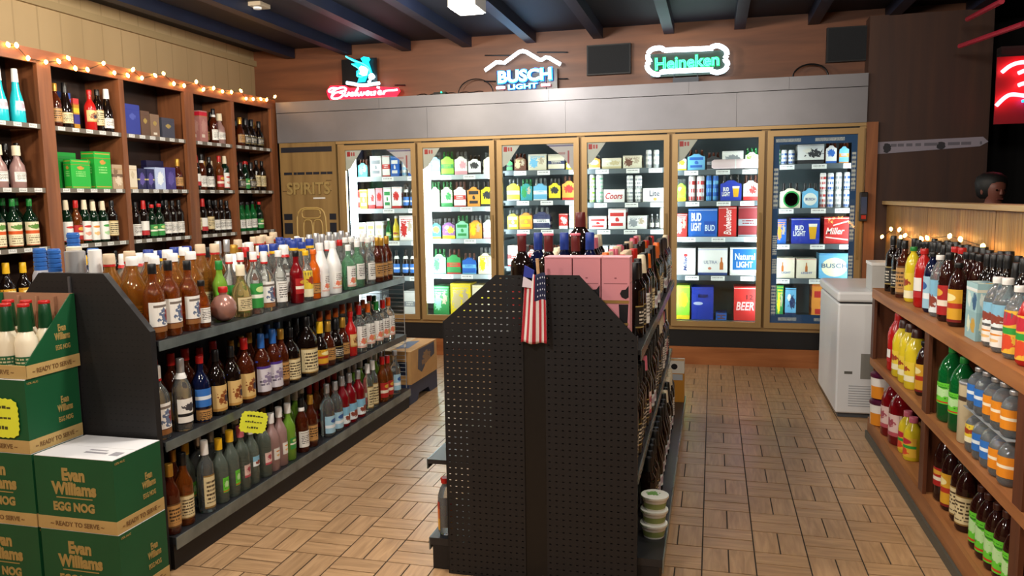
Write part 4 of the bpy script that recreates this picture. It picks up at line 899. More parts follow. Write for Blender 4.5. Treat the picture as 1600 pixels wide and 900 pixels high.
cab_row([(3.7, 'brandyg'), (3.82, 'brandyg'), (3.94, 'brandyg'), (4.06, 'brandyg'), (4.17, 'brandyg')], 0, 3)
cab_row('88:whist 100:cognac 141:scotchr 153:port 165:cogblk 179:cogblk', 1, 0)
cab_row('106:vermr 119:whisr 134:vermr 148:vermo 163:vermg 176:port 190:port', 1, 2)
cab_row(fill(4.36, 4.94, ['brandyg', 'port'], seed=71), 1, 3)
cab_row('278:brandyt', 2, 1)
cab_row('213:portw 226:portr 238:gind 250:gind 261:portw 271:portw 281:portw 290:portw', 2, 2)
cab_row('334:whisw 344:cask 354:whisr', 3, 0)
cab_row('307:winer 316:whisw 328:portw 343:whisr 352:vermr', 3, 1)
cab_row('308:port 316:portr 328:port 338:portw 347:portw 355:portw', 3, 2)
cab_row('376:brandyt 384:cogblk2 392:cogblk2 405:cogblk2 412:cogblk 421:cogblk', 4, 0)
cab_row('376:cogblk2 384:gind 393:cogblk2 401:port 410:port 420:brandyt', 4, 1)
cab_row('378:gin 387:gin 396:gin 406:gind 418:winer', 4, 2)
def cab_back(keys, b, r, seed, y0=None, y1=None):
    row_y(fill((y0 or BAYS[b][0])+.012, (y1 or BAYS[b][1])-.012, keys, seed=seed), XB-.10, CZ[r], RF, f"rear {['top', 'second', 'third', 'fourth'][r]} shelf, {bay[b]}, wall cabinet", gC)
DKS = ['port', 'cogblk2', 'brandyt', 'gind', 'portw']
cab_back(['liqor', 'port'], 0, 2, 101, 3.6); cab_back(DKS, 0, 1, 102, 3.7); cab_back(['port', 'vermr', 'portw'], 1, 2, 103); cab_back(DKS, 2, 2, 104); cab_back(['brandyt', 'cask', 'port'], 3, 1, 105)
cab_back(['port', 'portw', 'cogblk2'], 3, 2, 106); cab_back(['cogblk2', 'brandyt'], 4, 0, 107); cab_back(['cogblk2', 'gind', 'port'], 4, 1, 108); cab_back(['gin', 'gind'], 4, 2, 109); cab_back(['port', 'brandyt'], 3, 0, 110, 6.03)
def gbox(name, label, y, zi, w, h, M, d=.10, dx=0, cap=None, parts=()):
    o = link(name, MB().box(0, w, 0, d, 0, h).mesh(name, M), None, (XB+.045+dx, y, CZ[zi]), (0, 0, PI/2))
    link('lid_edge', MB().box(-.0008, w+.0008, -.0008, d+.0008, h*.82, h*.835).mesh('lid_edge', cap or CAPS['gold']), o)
    return tag(o, label, 'box', 'gift boxes in the wall cabinet')
cabG = 'boxes'
bx = lambda n, c, b=(), d=(), l=None: art(n, c, b, d, l)
gbox('gift_box', 'blue gift box with yellow print behind the scotch bottles, green-box bay', 4.50, 0, .105, .25, bx('box_blue', '#2c4a9a', [(0, .12, '#23388a'), (.3, .42, '#c9b04a', .3, .9)], [(.7, .6, .2, .1, '#d8b43c', 1), (.5, .85, .2, .07, '#c05040', 1)]), dx=-.085)
gbox('gift_tin', 'yellow and red printed gift tin, top shelf of the green-box bay', 4.625, 0, .05, .22, bx('tin_yellow', '#b8862c', [(.2, .5, '#3a3a8a'), (.55, .7, '#d6c23a'), (.8, 1, '#c03a3c')]), dx=-.085)
green = lambda n: bx(n, '#23a838', [(.93, .96, '#b59a3c', .06, .94), (.05, .08, '#b59a3c', .06, .94)], [(.5, .72, .18, .06, '#c88a3a', .8)], ('#8fd07a', .4, .6, 14, .25, .75))
gbox('gift_box', 'tall bright green gift box standing at the divider', 4.685, 1, .155, .265, green('box_green'), .11)
gbox('gift_box', 'shorter bright green gift box in front', 4.46, 1, .17, .20, green('box_green'), .06, .01)
gbox('gift_box', 'dark green gift box behind the shorter green one', 4.40, 1, .20, .25, bx('box_green_dark', '#157a2a', [(.9, 1, '#128a2e')]), .06, -.075, mat('green_edge', '#17702a', .5))
gbox('gift_box', 'tan photo-printed gift box beside the green boxes', 4.852, 1, .10, .18, bx('box_photo', '#b3997c', [(.5, .62, '#6a5240')], [(.6, .35, .3, .18, '#d8c8b0', 1.2), (.3, .7, .2, .15, '#7d6248', 1.4)]))
gbox('gift_tube', 'cream gift box beside the divider, second shelf', 5.012, 1, .09, .18, bx('box_cream', '#ddd0b8', [(0, .1, '#b89a70')], [(.5, .6, .2, .15, '#c8b89a', 1)]))
for k, (y, w, h, c, lb) in enumerate([(5.02, .155, .225, '#2d3a8c', 'tall blue gift box on the top shelf'), (5.185, .095, .19, '#5c4434', 'dark brown gift box beside the tall blue box'), (5.29, .10, .175, '#7d6450', 'light brown gift box with white ticket'), (5.42, .15, .16, '#3c3f4c', 'slate grey gift box at the end of the blue-box bay')]):
    gbox('gift_box', lb, y, 0, w, h, bx('box_t%d' % k, c, [(.1, .2, '#d8d0c0', .3, .7)] if k == 2 else [], [(.5, .6, .2, .1, '#a08a4a' if k else '#4a58a8', .8)]), cap=mat('edge_t%d' % k, c, .6))
for k, (y, w, h, c, lb) in enumerate([(5.115, .085, .16, '#1c1a48', 'navy gift box, first beside the cream box'), (5.21, .085, .16, '#211f52', 'navy gift box, second beside the cream box'), (5.305, .115, .175, '#b9c8ea', 'silver blue shiny gift box between the dark purple ones'), (5.43, .115, .18, '#3a2f78', 'purple gift box beside the silver blue one')]):
    gbox('gift_box', lb, y, 1, w, h, bx('box_s%d' % k, c, [(.45, .52, '#c8b87a')] if k < 2 else [], [(.5, .5, .3, .3, '#e8f0f4' if k == 2 else '#5a4c98', 1.0)]), cap=mat('edge_s%d' % k, c, .5))
gbox('gift_box', 'dark gift box standing behind the purple one', 5.36, 1, .2, .235, bx('box_s9', '#1d1940'), .05, -.12, mat('edge_s9', '#15122e', .5))
gbox('gift_box', 'pink brown gift box with red top, fourth bay', 5.90, 0, .105, .265, bx('box_pinkbrown', '#a8706a', [(.84, .96, '#c01830'), (.15, .25, '#d8c8b8', .2, .6)], [(.5, .5, .3, .2, '#b98a80', 1)]))

# ================================================================== WALK-IN COOLER
YC = 7.09
MUL = [-3.53, -2.729, -1.954, -1.165, -.366, .426, 1.20]
cool = tag(empty('walk_in_cooler', (0, YC, 0)), 'walk-in beer cooler with six lit glass doors in tan frames', 'cooler')
def kpart(n, M, x0, x1, y0, y1, z0, z1, par=None): return link(n, boxmesh(n, M, x0, x1, y0-YC, y1-YC, z0, z1), par or cool)
HDR = mat('header_metal', '#807f84', .38, metal=.35, noise=.1, nscale=2.5, bump=.05)
xs = [-4.20, -2.62, -1.30, .18, 1.213]
for a, b in zip(xs, xs[1:]): kpart('header_panel', HDR, a+.001, b-.001, YC-.03, YC+.14, 2.08, 2.366)
xs = [-4.20, -3.1, -1.45, -.22, .6, 1.213]
for a, b in zip(xs, xs[1:]): kpart('header_cap', HDR, a+.001, b-.001, YC-.035, YC+.17, 2.371, 2.475)
kpart('frame_top', TAN, -3.575, 1.213, YC-.02, YC+.02, 2.052, 2.079); kpart('frame_bottom', TAN, -3.575, 1.213, YC-.02, YC+.02, .315, .345)
DK = mat('dark_gap', '#15110d', .6)
kpart('frame_gap', DK, -3.5, 1.17, YC-.004, YC+.01, 2.036, 2.052)
for i, x in enumerate(MUL): kpart('mullion', TAN if i in (0, 6) else mat('mullion_brown', '#7a5f3a', .4, metal=.3), x-.035, x+.014 if i == 6 else x+.035, YC-.008, YC+.04, .345, 2.05)
kpart('kick_panel', mat('kick_black', '#141416', .5), -3.575, 1.213, YC-.005, YC+.03, .162, .315)
kpart('back_wall', mat('cooler_back', '#5c6c70', .5), -3.56, 1.21, YC+.78, YC+.80, .3, 2.08)
kpart('inner_floor', mat('cooler_floor', '#2c3032', .5), -3.56, 1.21, YC+.04, YC+.8, .30, .335); kpart('inner_top', mat('cooler_dark', '#1a1d22', .6), -3.56, 1.21, YC+.15, YC+.8, 2.06, 2.08)
for x in (-3.60, 1.20): kpart('inner_side', MATS['cooler_dark'], x, x+.012, YC+.04, YC+.8, .3, 2.08)
struct('baseboard_back', boxmesh('baseboard', wood('baseboard_wood', '#8a4e24', '#a8683a', 3.0, (.6, 6, 6), .45), -3.6, 1.215, YC-.02, YC, 0, .16))
TUBE = glow('tube_light', '#f2fbff', 21.0)
for i, x in enumerate(MUL):
    dx = (.085, .058, 0, 0, 0, 0, 0)[i]
    t_ = kpart('light_tube', TUBE, x+dx-.032, x+dx+.032, YC+.045, YC+.08, .50 if i < 2 else .45, 1.96)
DZ = [[1.732, 1.42, 1.104, .754, .36], [1.734, 1.429, 1.122, .78, .378], [1.759, 1.48, 1.211, .86, .40], [1.757, 1.451, 1.207, .86, .40], [1.727, 1.452, 1.135, .791, .386], [1.758, 1.381, 1.072, .771, .41]]
DZ = [[(z-1.5)*1.012+1.5 for z in r_] for r_ in DZ]
PANE = pane_mat('door_glass', (.93, .97, .96), .02)
STICK = art('corner_sticker', '#d8cfc8', [(.70, .93, '#c0282c', .08, .28), (.72, .9, '#c84a4c', .32, .42), (.72, .9, '#c84a4c', .46, .56)], [])
SHELFM = mat('cooler_shelf', '#3a4348', .3, metal=.4); SLIP = mat('cooler_lip', '#aab4b8', .35)
TICK = art('cooler_ticket', '#e8eae6', [], [], lines=('#8a8a8a', .2, .8, 2, .1, .9))
R = random.Random(4)
for i in range(6):
    a, b = MUL[i]+.012, MUL[i+1]-.012 if i < 5 else 1.196
    z0, z1, w = .348, 2.036, .048
    fr = MB().box(a, a+w, -.045, -.012, z0, z1).box(b-w, b, -.045, -.012, z0, z1).box(a+w, b-w, -.045, -.012, z1-w, z1).box(a+w, b-w, -.045, -.012, z0, z0+w)
    d = link('door', fr.mesh('door', TAN), cool)
    link('glass_pane', boxmesh('glass_pane', PANE, a+w-.004, b-w+.004, -.032, -.028, z0+w-.004, z1-w+.004), d)
    link('handle', MB().box(b-w*.75, b-w*.35, -.058, -.045, .95, 1.35).mesh('handle', mat('handle_tan', '#8f7446', .4, metal=.3)), d)
    if i < 5:
        link('corner_sticker', MB().prism([(a+w, z1-w), (a+w, z1-w-.20), (a+w+.05, z1-w-.17), (a+w+.17, z1-w)], 'y', -.0275, -.0268).mesh('corner_sticker', STICK), d)
    if i in (0, 2):
        link('corner_sticker', MB().prism([(b-w, z1-w), (b-w-.26, z1-w), (b-w-.10, z1-w-.12), (b-w, z1-w-.26)], 'y', -.0275, -.0268).mesh('corner_sticker', art('corner_sticker2', '#cdbcc0', [(.9, .95, '#6a5a86'), (.3, .75, '#b04a50', .78, .84), (.62, .7, '#b88a8e', .45, .7)])), d)
    if i == 5:
        SB = mat('sticker_blue', '#28548c', .5); SW = art('sticker_words', '#d8dcd8', [], [], lines=('#28548c', -1, 2, 9, -1, 2))
        zz0, zz1 = z0+w, z1-w; sb = MB().box(a+w, b-w, -.0275, -.0268, zz1-.07, zz1).box(a+w, b-w, -.0275, -.0268, zz0, zz0+.075).box(a+w, a+w+.05, -.0275, -.0268, zz0+.075, zz1-.07).box(b-w-.045, b-w, -.0275, -.0268, zz0+.075, zz1-.07)
        sk = link('border_sticker', sb.mesh('border_sticker', SB), d)
        wb = MB()
        for u0, u1, v0, v1 in ((a+w+.01, a+w+.045, 1.38, 1.72), (a+w+.01, a+w+.045, .98, 1.15), (a+w+.01, a+w+.045, .82, .95), (a+w+.01, a+w+.045, .46, .72), (b-w-.04, b-w-.008, 1.52, 1.84), (b-w-.04, b-w-.008, 1.1, 1.4), (b-w-.04, b-w-.008, .72, .98)):
            wb.box(u0, u1, -.0284, -.0276, v0, v1)
        for u0, u1, v in ((a+w+.02, a+w+.22, zz1-.05), (b-w-.33, b-w-.10, zz1-.05), (a+w+.07, a+w+.22, zz0+.02), (b-w-.3, b-w-.05, zz0+.02)): wb.box(u0, u1, -.0284, -.0276, v, v+.028)
        wl_ = link('sticker_words', wb.mesh('sticker_words', SW), d); wl_['kind'] = 'stuff'
    for k, z in enumerate(DZ[i]):
        s_ = kpart('shelf', SHELFM, MUL[i]-.0, MUL[i+1], YC+.18, YC+.62, z-.02, z)
        if i < 4 and k < 4 or True: kpart('shelf_lip', SLIP if (i < 2 or (i == 4 and k == 2)) else mat('cooler_lip_dark', '#4d575c', .35), MUL[i]+.03, MUL[i+1]-.03, YC+.174, YC+.18, z-.045, z, s_)
        for q in range(3):
            xx = MUL[i]+.12+q*.25+R.uniform(-.03, .03)
            kpart('price_ticket', TICK, xx, xx+.12, YC+.1725, YC+.174, z-.046, z-.006, s_)
# cooler stock
YS = YC+.20
shelfname = ['top', 'second', 'middle', 'fourth', 'bottom']
doorname = ['first', 'second', 'third', 'fourth', 'fifth', 'blue-bordered']
CN = {'white': '#e6e6e2', 'blue': '#2060b8', 'lblue': '#6cb4dc', 'teal': '#2a8f98', 'green': '#2a8a48', 'mint': '#8cd0ac', 'yellow': '#e8d022', 'orange': '#e8963c', 'red': '#c02a28', 'pink': '#d89aa4', 'tan': '#c9b98a', 'brown': '#6a3a26', 'dark': '#23262e', 'purple': '#8a5a9a', 'navy': '#28335e', 'lime': '#8ed63a', 'dred': '#7a1a22', 'gray': '#8c9298', 'cream': '#e0d8c0', 'deepblue': '#2038a8'}
MESHC = {}
def rq(v, q=.01): return round(v/q)*q
def pack_mats(c1, c2, style):
    key = f'pack_{c1}_{c2}_{style}'
    A, B = CN[c1], CN[c2]
    if style == 0: return art(key, A, [(0, .12, B)], [(.5, .58, .34, .2, B, 1.0)], lines=(A, .48, .68, 12, .25, .75))
    if style == 1: return art(key, A, [(.36, .58, B), (.0, .06, B)], [], lines=(A, .38, .56, 12, .2, .8))
    if style == 2: return art(key, A, [(.15, .3, B, .15, .85), (.62, .8, B, .1, .9)], [(.5, .46, .12, .1, B, 1.0)])
    if style == 5: return art(key, A, [(.0, .05, B), (.9, 1, '#c8ccd0')], [], lines=(B, .25, .75, 9, .0, 1.0))
    if style == 3: return art(key, A, [], [(.3, .45, .22, .3, B, 1.2), (.72, .6, .16, .2, '#b8a890', 1.5)], lines=(B, .75, .9, 12, .1, .9))
    return art(key, A, [(.0, .2, B)], [(.62, .55, .3, .2, B, 1.6), (.35, .7, .15, .12, '#e8e4d8', 1)])
def stock_item(kind, x0, x1, z, h, c1, c2, door, row, idx, extra=None):
    w = max(.05, x1-x0-.006); xc = (x0+x1)/2
    where = f"{ordinal(idx)} item, {shelfname[row]} shelf, {doorname[door]} cooler door"
    rq_ = lambda c: {'lblue': 'pale blue', 'dred': 'dark red', 'deepblue': 'deep blue'}.get(c, c)
    style = R.choice([0, 1, 2, 3, 4]); grp = 'beer packs in the cooler'
    if kind == 'b':
        o = link('beer_carton', MB().box(-w/2, w/2, 0, .22, 0, h).mesh('beer_carton', pack_mats(c1, c2, style) if not extra else pack_plain(c1)), None, (xc, YS, z))
        link('carton_edge', MB().box(-w/2-.0006, w/2+.0006, -.0006, .2206, h*.94, h*.955).mesh('carton_edge', mat('edge_'+c2, CN[c2], .6)), o)
        if extra: extra(o, w, h)
        return tag(o, f"{rq_(c1)} beer carton with {rq_(c2)} print, {where}", 'beer carton', grp)
    if kind == 's':
        hb = h*.70; d = .13
        poly = [(-w/2, 0), (w/2, 0), (w/2, hb*.93), (w*.30, hb), (w*.13, hb*1.13), (-w*.13, hb*1.13), (-w*.30, hb), (-w/2, hb*.93)]
        o = link('six_pack', MB().prism(poly, 'y', 0, .004).prism(poly, 'y', d/2-.002, d/2+.002).box(-w/2, -w/2+.003, .004, d, 0, hb*.8).box(w/2-.003, w/2, .004, d, 0, hb*.8).box(-w/2, w/2, .004, d, 0, .003).mesh('six_pack', pack_mats(c1, c2, style) if not extra else pack_plain(c1)), None, (xc, YS, z))
        nb = MESHC.setdefault(('neck', round(h, 2), c2), MB().lathe([(.027, .004), (.027, h*.55), (.022, h*.66), (.0125, h*.78), (.012, h)], 10).mesh('bottle', GLASS['brown' if c2 in ('brown', 'orange', 'dred', 'red') else 'dark' if c2 in ('dark', 'navy', 'deepblue') else 'green' if c2 in ('green', 'lime', 'mint') else 'clear' if c2 in ('white', 'yellow', 'pink') else 'brown'], True))
        for q in range(3):
            p = link('bottle', nb, o, ((q-1)*w*.32, .035, 0))
        if extra: extra(o, w, hb)
        return tag(o, f"{rq_(c1)} six-pack carrier with {rq_(c2)} print, {where}", 'six-pack', grp)
    if kind == 'c':
        n = max(1, round(h/.155)) if h > .2 else 1; hh = h/n; o = None
        for q in range(n):
            k_ = (round(w, 2), round(hh, 2), c1, c2, style)
            if k_ not in MESHC:
                rr = min(w/2, .034); MESHC[k_] = (MB().lathe([(rr*.8, 0), (rr, .008), (rr, hh-.012), (rr*.82, hh-.001)], 14, mi=0).mesh('beer_can', pack_mats(c1, c2, 5), True), MB().lathe([(rr*.8, hh-.001), (rr*.83, hh), (rr*.7, hh-.0006)], 14).mesh('can_rim', CAPS['silver'], True))
            o = link('beer_can', MESHC[k_][0], None, (xc, YS+.04, z+q*hh)); link('can_rim', MESHC[k_][1], o)
            tag(o, f"{rq_(c1)} can with {rq_(c2)} print, {'upper' if q else 'lower' if n > 1 else 'single'}, {where}", 'can', 'cans in the cooler')
        return o
    key = kind; hk = ST[key]['prof'][-1][1]
    return bottle(key, (xc, YS+.045, z), 0, f"{ST[key]['look']}, {where}", 'bottles in the cooler', h/hk if h else 1)
def pack_plain(c): return mat('packplain_'+c, CN[c], .45)
def words(body, u0, u1, v0, v1, col, bold=.02, rot=0.0, shear=0.0):
    def f(o, w, h):
        W_, H_ = (u1-u0)*w, (v1-v0)*h
        me = text_mesh(body, H_ if rot else W_, W_ if rot else H_, mat('print_'+col.strip('#'), col, .5), bold, shear=shear)
        link('lettering', me, o, (((u0+u1)/2-.5)*w, -.0014, (v0+v1)/2*h), (0, rot, 0))
    return f
def disc(u, v, ru, rv, col):
    def f(o, w, h): link('printed_disc', MB().prism([((u-.5)*w+ru*w*math.cos(t*PI/10), v*h+rv*h*math.sin(t*PI/10)) for t in range(20)], 'y', -.0008, -.0001).mesh('printed_disc', mat('print_'+col.strip('#'), col, .5)), o)
    return f
def slash(u0, v0, u1, v1):
    def f(o, w, h): link('printed_slash', MB().prism([((u0-.5)*w, v0*h), ((u1-.5)*w, v1*h), ((u1-.5)*w, (v1+.05)*h), ((u0-.5)*w, (v0+.05)*h)], 'y', -.0008, -.0001).mesh('printed_slash', mat('print_efd0c8', '#efd0c8', .5)), o)
    return f
def patch(u0, u1, v0, v1, col):
    def f(o, w, h): link('printed_panel', MB().box((u0-.5)*w, (u1-.5)*w, -.0008, -.0001, v0*h, v1*h).mesh('printed_panel', mat('print_'+col.strip('#'), col, .5)), o)
    return f
def glassprint(u, v, s):
    def f(o, w, h):
        link('glass_print', MB().prism([((u-.5)*w-.09*w*s, (v-.3)*h), ((u-.5)*w+.09*w*s, (v-.3)*h), ((u-.5)*w+.13*w*s, (v+.18)*h), ((u-.5)*w-.13*w*s, (v+.18)*h)], 'y', -.001, -.0002).mesh('glass_print', mat('print_beer', '#d8a41c', .4)), o)
        link('foam_print', MB().prism([((u-.5)*w-.13*w*s, (v+.18)*h), ((u-.5)*w+.13*w*s, (v+.18)*h), ((u-.5)*w+.14*w*s, (v+.30)*h), ((u-.5)*w-.14*w*s, (v+.30)*h)], 'y', -.001, -.0002).mesh('foam_print', mat('print_foam', '#e8e4d4', .4)), o)
    return f
def multi(*fs):
    def f(o, w, h):
        for q in fs: q(o, w, h)
    return f
def bottleprint(u, v):
    def f(o, w, h):
        link('bottle_print', MB().prism([((u-.5)*w+a*w, (v+b)*h) for a, b in ((-.06, -.22), (.06, -.22), (.06, .02), (.025, .1), (.025, .24), (-.025, .24), (-.025, .1), (-.06, .02))], 'y', -.0009, -.0001).mesh('bottle_print', mat('print_amber', '#b8682a', .5)), o)
    return f
BUD = words('BUD\nLIGHT', .12, .5, .25, .75, '#e8e8e8', .03)
STOCK = {
 (0, 0): '559,574,249,s,teal,lblue 578,596,244,b,white,gray 597,609,243,b,white,red 610,623,244,b,blue,white 625,635,246,c,white,lblue 637,647,250,b,white,blue',
 (0, 1): '556,562,297,b,red,white 562,574,296,b,yellow,white 575,586,295,b,white,red 587,598,294,b,pink,red 599,611,293,b,white,green 612,626,292,b,white,red 627,637,287,bluelab,dark,blue 638,648,287,bluelab,dark,blue',
 (0, 2): '559,572,348,b,white,orange 573,585,347,b,white,orange 586,598,346,b,white,tan 600,609,342,grnbot,green,green 611,622,338,yelbot,yellow,yellow 624,647,337,b,white,red',
 (0, 3): '560,572,392,b,white,orange 574,588,392,b,white,gray 590,602,392,c,white,red 612,623,391,bluelab,dark,blue 626,637,391,bluelab,dark,blue 638,648,391,bluelab,dark,blue',
 (0, 4): '560,595,455,b,gray,white 631,650,455,b,white,gray',
 (1, 0): '670,688,238,s,lblue,white 689,709,237,s,lime,green 710,730,237,s,white,pink 731,751,242,s,white,dark 755,772,238,s,cream,white',
 (1, 1): '671,687,284,s,white,mint 689,707,284,s,cream,green 709,728,284,s,white,red 730,750,284,s,orange,dark 751,771,284,s,yellow,dark',
 (1, 2): '673,689,342,s,teal,yellow 691,711,341,s,purple,yellow 712,732,338,s,mint,green 733,753,337,s,orange,yellow 755,771,336,s,white,pink',
 (1, 3): '676,697,389,s,mint,green 698,720,390,s,green,red 722,744,396,s,blue,lblue 747,769,387,s,cream,yellow',
 (1, 4): '674,702,447,b,green,mint 704,736,443,b,yellow,tan 738,770,446,b,cream,yellow',
 (2, 0): '788,801,247,s,green,dark 803,822,240,s,brown,tan 825,854,241,b,cream,lblue 856,882,241,b,cream,navy 884,899,249,s,yellow,white',
 (2, 1): '788,812,280,s,yellow,white 813,832,280,s,teal,green 833,855,280,s,lblue,white 857,876,279,s,yellow,dark 878,900,275,s,orange,red',
 (2, 2): '789,810,328,s,yellow,white 811,832,326,s,orange,yellow 833,859,324,s,navy,white 873,887,334,b,red,white 889,901,320,b,white,gray',
 (2, 3): '788,822,384,b,white,red 824,838,383,s,white,red 842,860,383,s,white,red 862,880,383,s,cream,red 882,900,384,b,white,red',
 (2, 4): '788,818,434,s,lblue,white 820,850,434,b,yellow,white 852,898,436,b,white,blue',
 (3, 0): '917,938,242,s,orange,white 940,971,247,b,cream,tan 973,1003,243,b,cream,brown 1008,1018,234,c,white,gray 1020,1030,234,c,white,gray',
 (3, 1): '918,929,272,c,white,lime 930,942,272,c,white,mint 978,989,274,c,white,gray 991,1003,274,c,white,gray',
 (3, 2): '917,948,338,b,white,red 950,978,326,b,white,red 980,1011,337,b,white,gray 1014,1022,335,clrbot,white,white 1023,1030,335,clrbot,white,white 1032,1037,322,c,white,cream',
 (3, 3): '918,950,384,b,white,blue 952,990,384,b,white,red 1000,1036,384,b,white,orange',
 (3, 4): '960,990,440,b,white,blue 1000,1038,440,b,lime,yellow',
 (4, 0): '1056,1073,240,s,white,yellow 1074,1102,234,s,lblue,blue 1104,1126,238,s,dark,gray 1128,1162,236,b,white,gray 1164,1185,231,s,white,lime',
 (4, 1): '1056,1072,279,s,lime,yellow 1075,1087,273,c,white,red 1088,1101,273,c,white,red 1103,1112,274,c,blue,lblue 1113,1123,274,c,blue,lblue 1161,1185,274,s,white,red',
 (4, 2): '1056,1074,334,b,red,white 1153,1186,322,b,dred,gray',
 (4, 4): '1056,1078,446,b,lime,yellow 1118,1136,490,b,blue,brown',
 (5, 0): '1213,1219,234,c,green,white 1221,1231,234,c,white,blue 1232,1243,234,c,white,blue 1246,1288,226,b,white,dark 1290,1308,220,s,white,blue 1311,1327,222,s,lblue,orange',
 (5, 1): '1281,1291,270,c,white,red 1293,1303,270,c,white,blue 1305,1316,269,c,white,gray 1318,1329,268,c,white,blue',
 (5, 2): '1213,1229,342,b,blue,orange',
 (5, 4): '1213,1224,446,b,green,yellow 1226,1244,450,b,lblue,navy 1268,1300,444,b,orange,red',
}
SPECIAL = {
 (3, 1): [('b', 943, 976, 296, 'white', 'red', words('Coors', .08, .92, .25, .75, '#b83a40', .02, shear=.3)), ('b', 1004, 1040, 294, 'white', 'gray', multi(words('Lite', .3, .75, .4, .85, '#4a4a58', .02), disc(.55, .2, .08, .12, '#b89a50')))],
 (4, 1): [('s', 1125, 1159, 272, 'deepblue', 'navy', multi(words('BUD\nLIGHT', .08, .46, .25, .75, '#e8e8e8', .03), glassprint(.74, .5, 1.2)))],
 (4, 2): [('b', 1075, 1121, 326, 'blue', 'white', multi(words('BUD', .1, .45, .55, .85, '#e6ecf4', .03), words('LIGHT', .1, .45, .2, .5, '#e6ecf4', .03), patch(.55, .95, .1, .55, '#1a48a0'), words('BUD', .58, .92, .2, .42, '#cfe0f0', .02))), ('b', 1122, 1151, 322, 'red', 'white', multi(words('Budweiser', .3, .72, .06, .94, '#f0dcd8', .015, -PI/2, .25)))],
 (4, 3): [('b', 1054, 1087, 388, 'white', 'gray', multi(words('Miller', .38, .58, .15, .72, '#3a4a80', .02, -PI/2, .2), disc(.5, .74, .1, .06, '#b83030'))), ('b', 1090, 1137, 388, 'white', 'blue', multi(bottleprint(.8, .42), patch(.0, 1, 0, .09, '#26407a'), words('ULTRA', .2, .66, .42, .54, '#8a98b0', .0), disc(.4, .25, .06, .05, '#c87a60'))), ('b', 1140, 1185, 387, 'white', 'blue', multi(patch(.1, .98, .2, .94, '#1868b4'), words('Natural', .18, .92, .56, .8, '#dcebf4', .02), words('LIGHT', .24, .84, .28, .5, '#dcebf4', .03)))],
 (4, 4): [('b', 1080, 1115, 449, 'deepblue', 'navy', multi(words('BUD LIGHT', .3, .75, .68, .78, '#101428', .02), disc(.3, .5, .22, .05, '#b8c4e0'))), ('b', 1146, 1184, 448, 'red', 'white', multi(words('12', .55, .85, .62, .76, '#5a1014', .02), words('BEER', .1, .9, .3, .55, '#eec0bc', .02, 0, .2)))],
 (5, 1): [('s', 1219, 1251, 286, 'cream', 'dark', multi(disc(.55, .5, .42, .48, '#1f8a40'), disc(.55, .5, .34, .39, '#dde6d0'), disc(.55, .5, .18, .22, '#1f8a40'), patch(.34, .76, .44, .56, '#e6ecdc'))), ('s', 1253, 1279, 286, 'lblue', 'navy', multi(disc(.5, .5, .42, .36, '#dfe4dc'), words('BUSCH', .2, .8, .42, .58, '#3a5a8a', .02)))],
 (5, 2): [('b', 1236, 1281, 341, 'deepblue', 'white', multi(words('BUD\nLIGHT', .06, .5, .3, .72, '#e8ecf2', .03), glassprint(.76, .48, 1.1))), ('b', 1287, 1328, 339, 'red', 'white', multi(words('Miller', .06, .8, .35, .6, '#efd0c8', .02, 0, .3), slash(.06, .22, .94, .12), slash(.35, .66, .95, .82)))],
 (5, 3): [('b', 1212, 1242, 403, 'cream', 'red', multi(bottleprint(.35, .55), words('LIGHT', .3, .8, .22, .32, '#6a80a8'))), ('b', 1244, 1276, 404, 'cream', 'red', multi(bottleprint(.5, .55), words('LIGHT', .25, .8, .22, .32, '#6a80a8'))), ('b', 1279, 1328, 396, 'lblue', 'blue', multi(disc(.5, .45, .42, .38, '#e2dfbe'), words('BUSCH', .08, .92, .42, .6, '#4a6a86', .02)))],
}
for i in range(6):
    for k in range(5):
        items = []
        for s in STOCK.get((i, k), '').split():
            p = s.split(','); items.append((float(p[0]), float(p[1]), float(p[2]), p[3], p[4], p[5], None))
        for p in SPECIAL.get((i, k), ()): items.append((p[1], p[2], p[3], p[0], p[4], p[5], p[6]))
        items.sort()
        z = DZ[i][k]+.001
        for n_, (a, b, yt, kd, c1, c2, ex) in enumerate(items):
            X0, X1 = shelf_x(a, YS, z+.08), shelf_x(b, YS, z+.08)
            h = ony((a+b)/2, yt, YS).z - z
            h = min(h, (DZ[i][k-1]-.05 if k else 2.05)-z)
            stock_item(kd, max(X0, MUL[i]+.037), min(X1, MUL[i+1]-.037), z, max(h, .06), c1, c2, i, k, n_, ex)
# pink shrink-wrapped pack lying across the top shelf of the fifth door
po = link('shrink_wrapped_pack', MB().lathe([(.03, 0), (.045, .02), (.045, .40), (.03, .42)], 14, 2.6).mesh('shrink_wrapped_pack', mat('shrink_pink', '#e6cfd2', .25), True), None, (-.04, YC-.0+.075, 0), (0, PI/2, 0))
po.location = (-.02, YC+.155, 1.775); po.scale = (.9, .3, 1)
link('film_fold', MB().lathe([(.0455, .2), (.0462, .205), (.0455, .21)], 14, 2.6, cap0=False, cap1=False).mesh('film_fold', WHITE), po)
tag(po, 'pale pink shrink-wrapped roll across the top shelf of the fifth cooler door', 'pack')

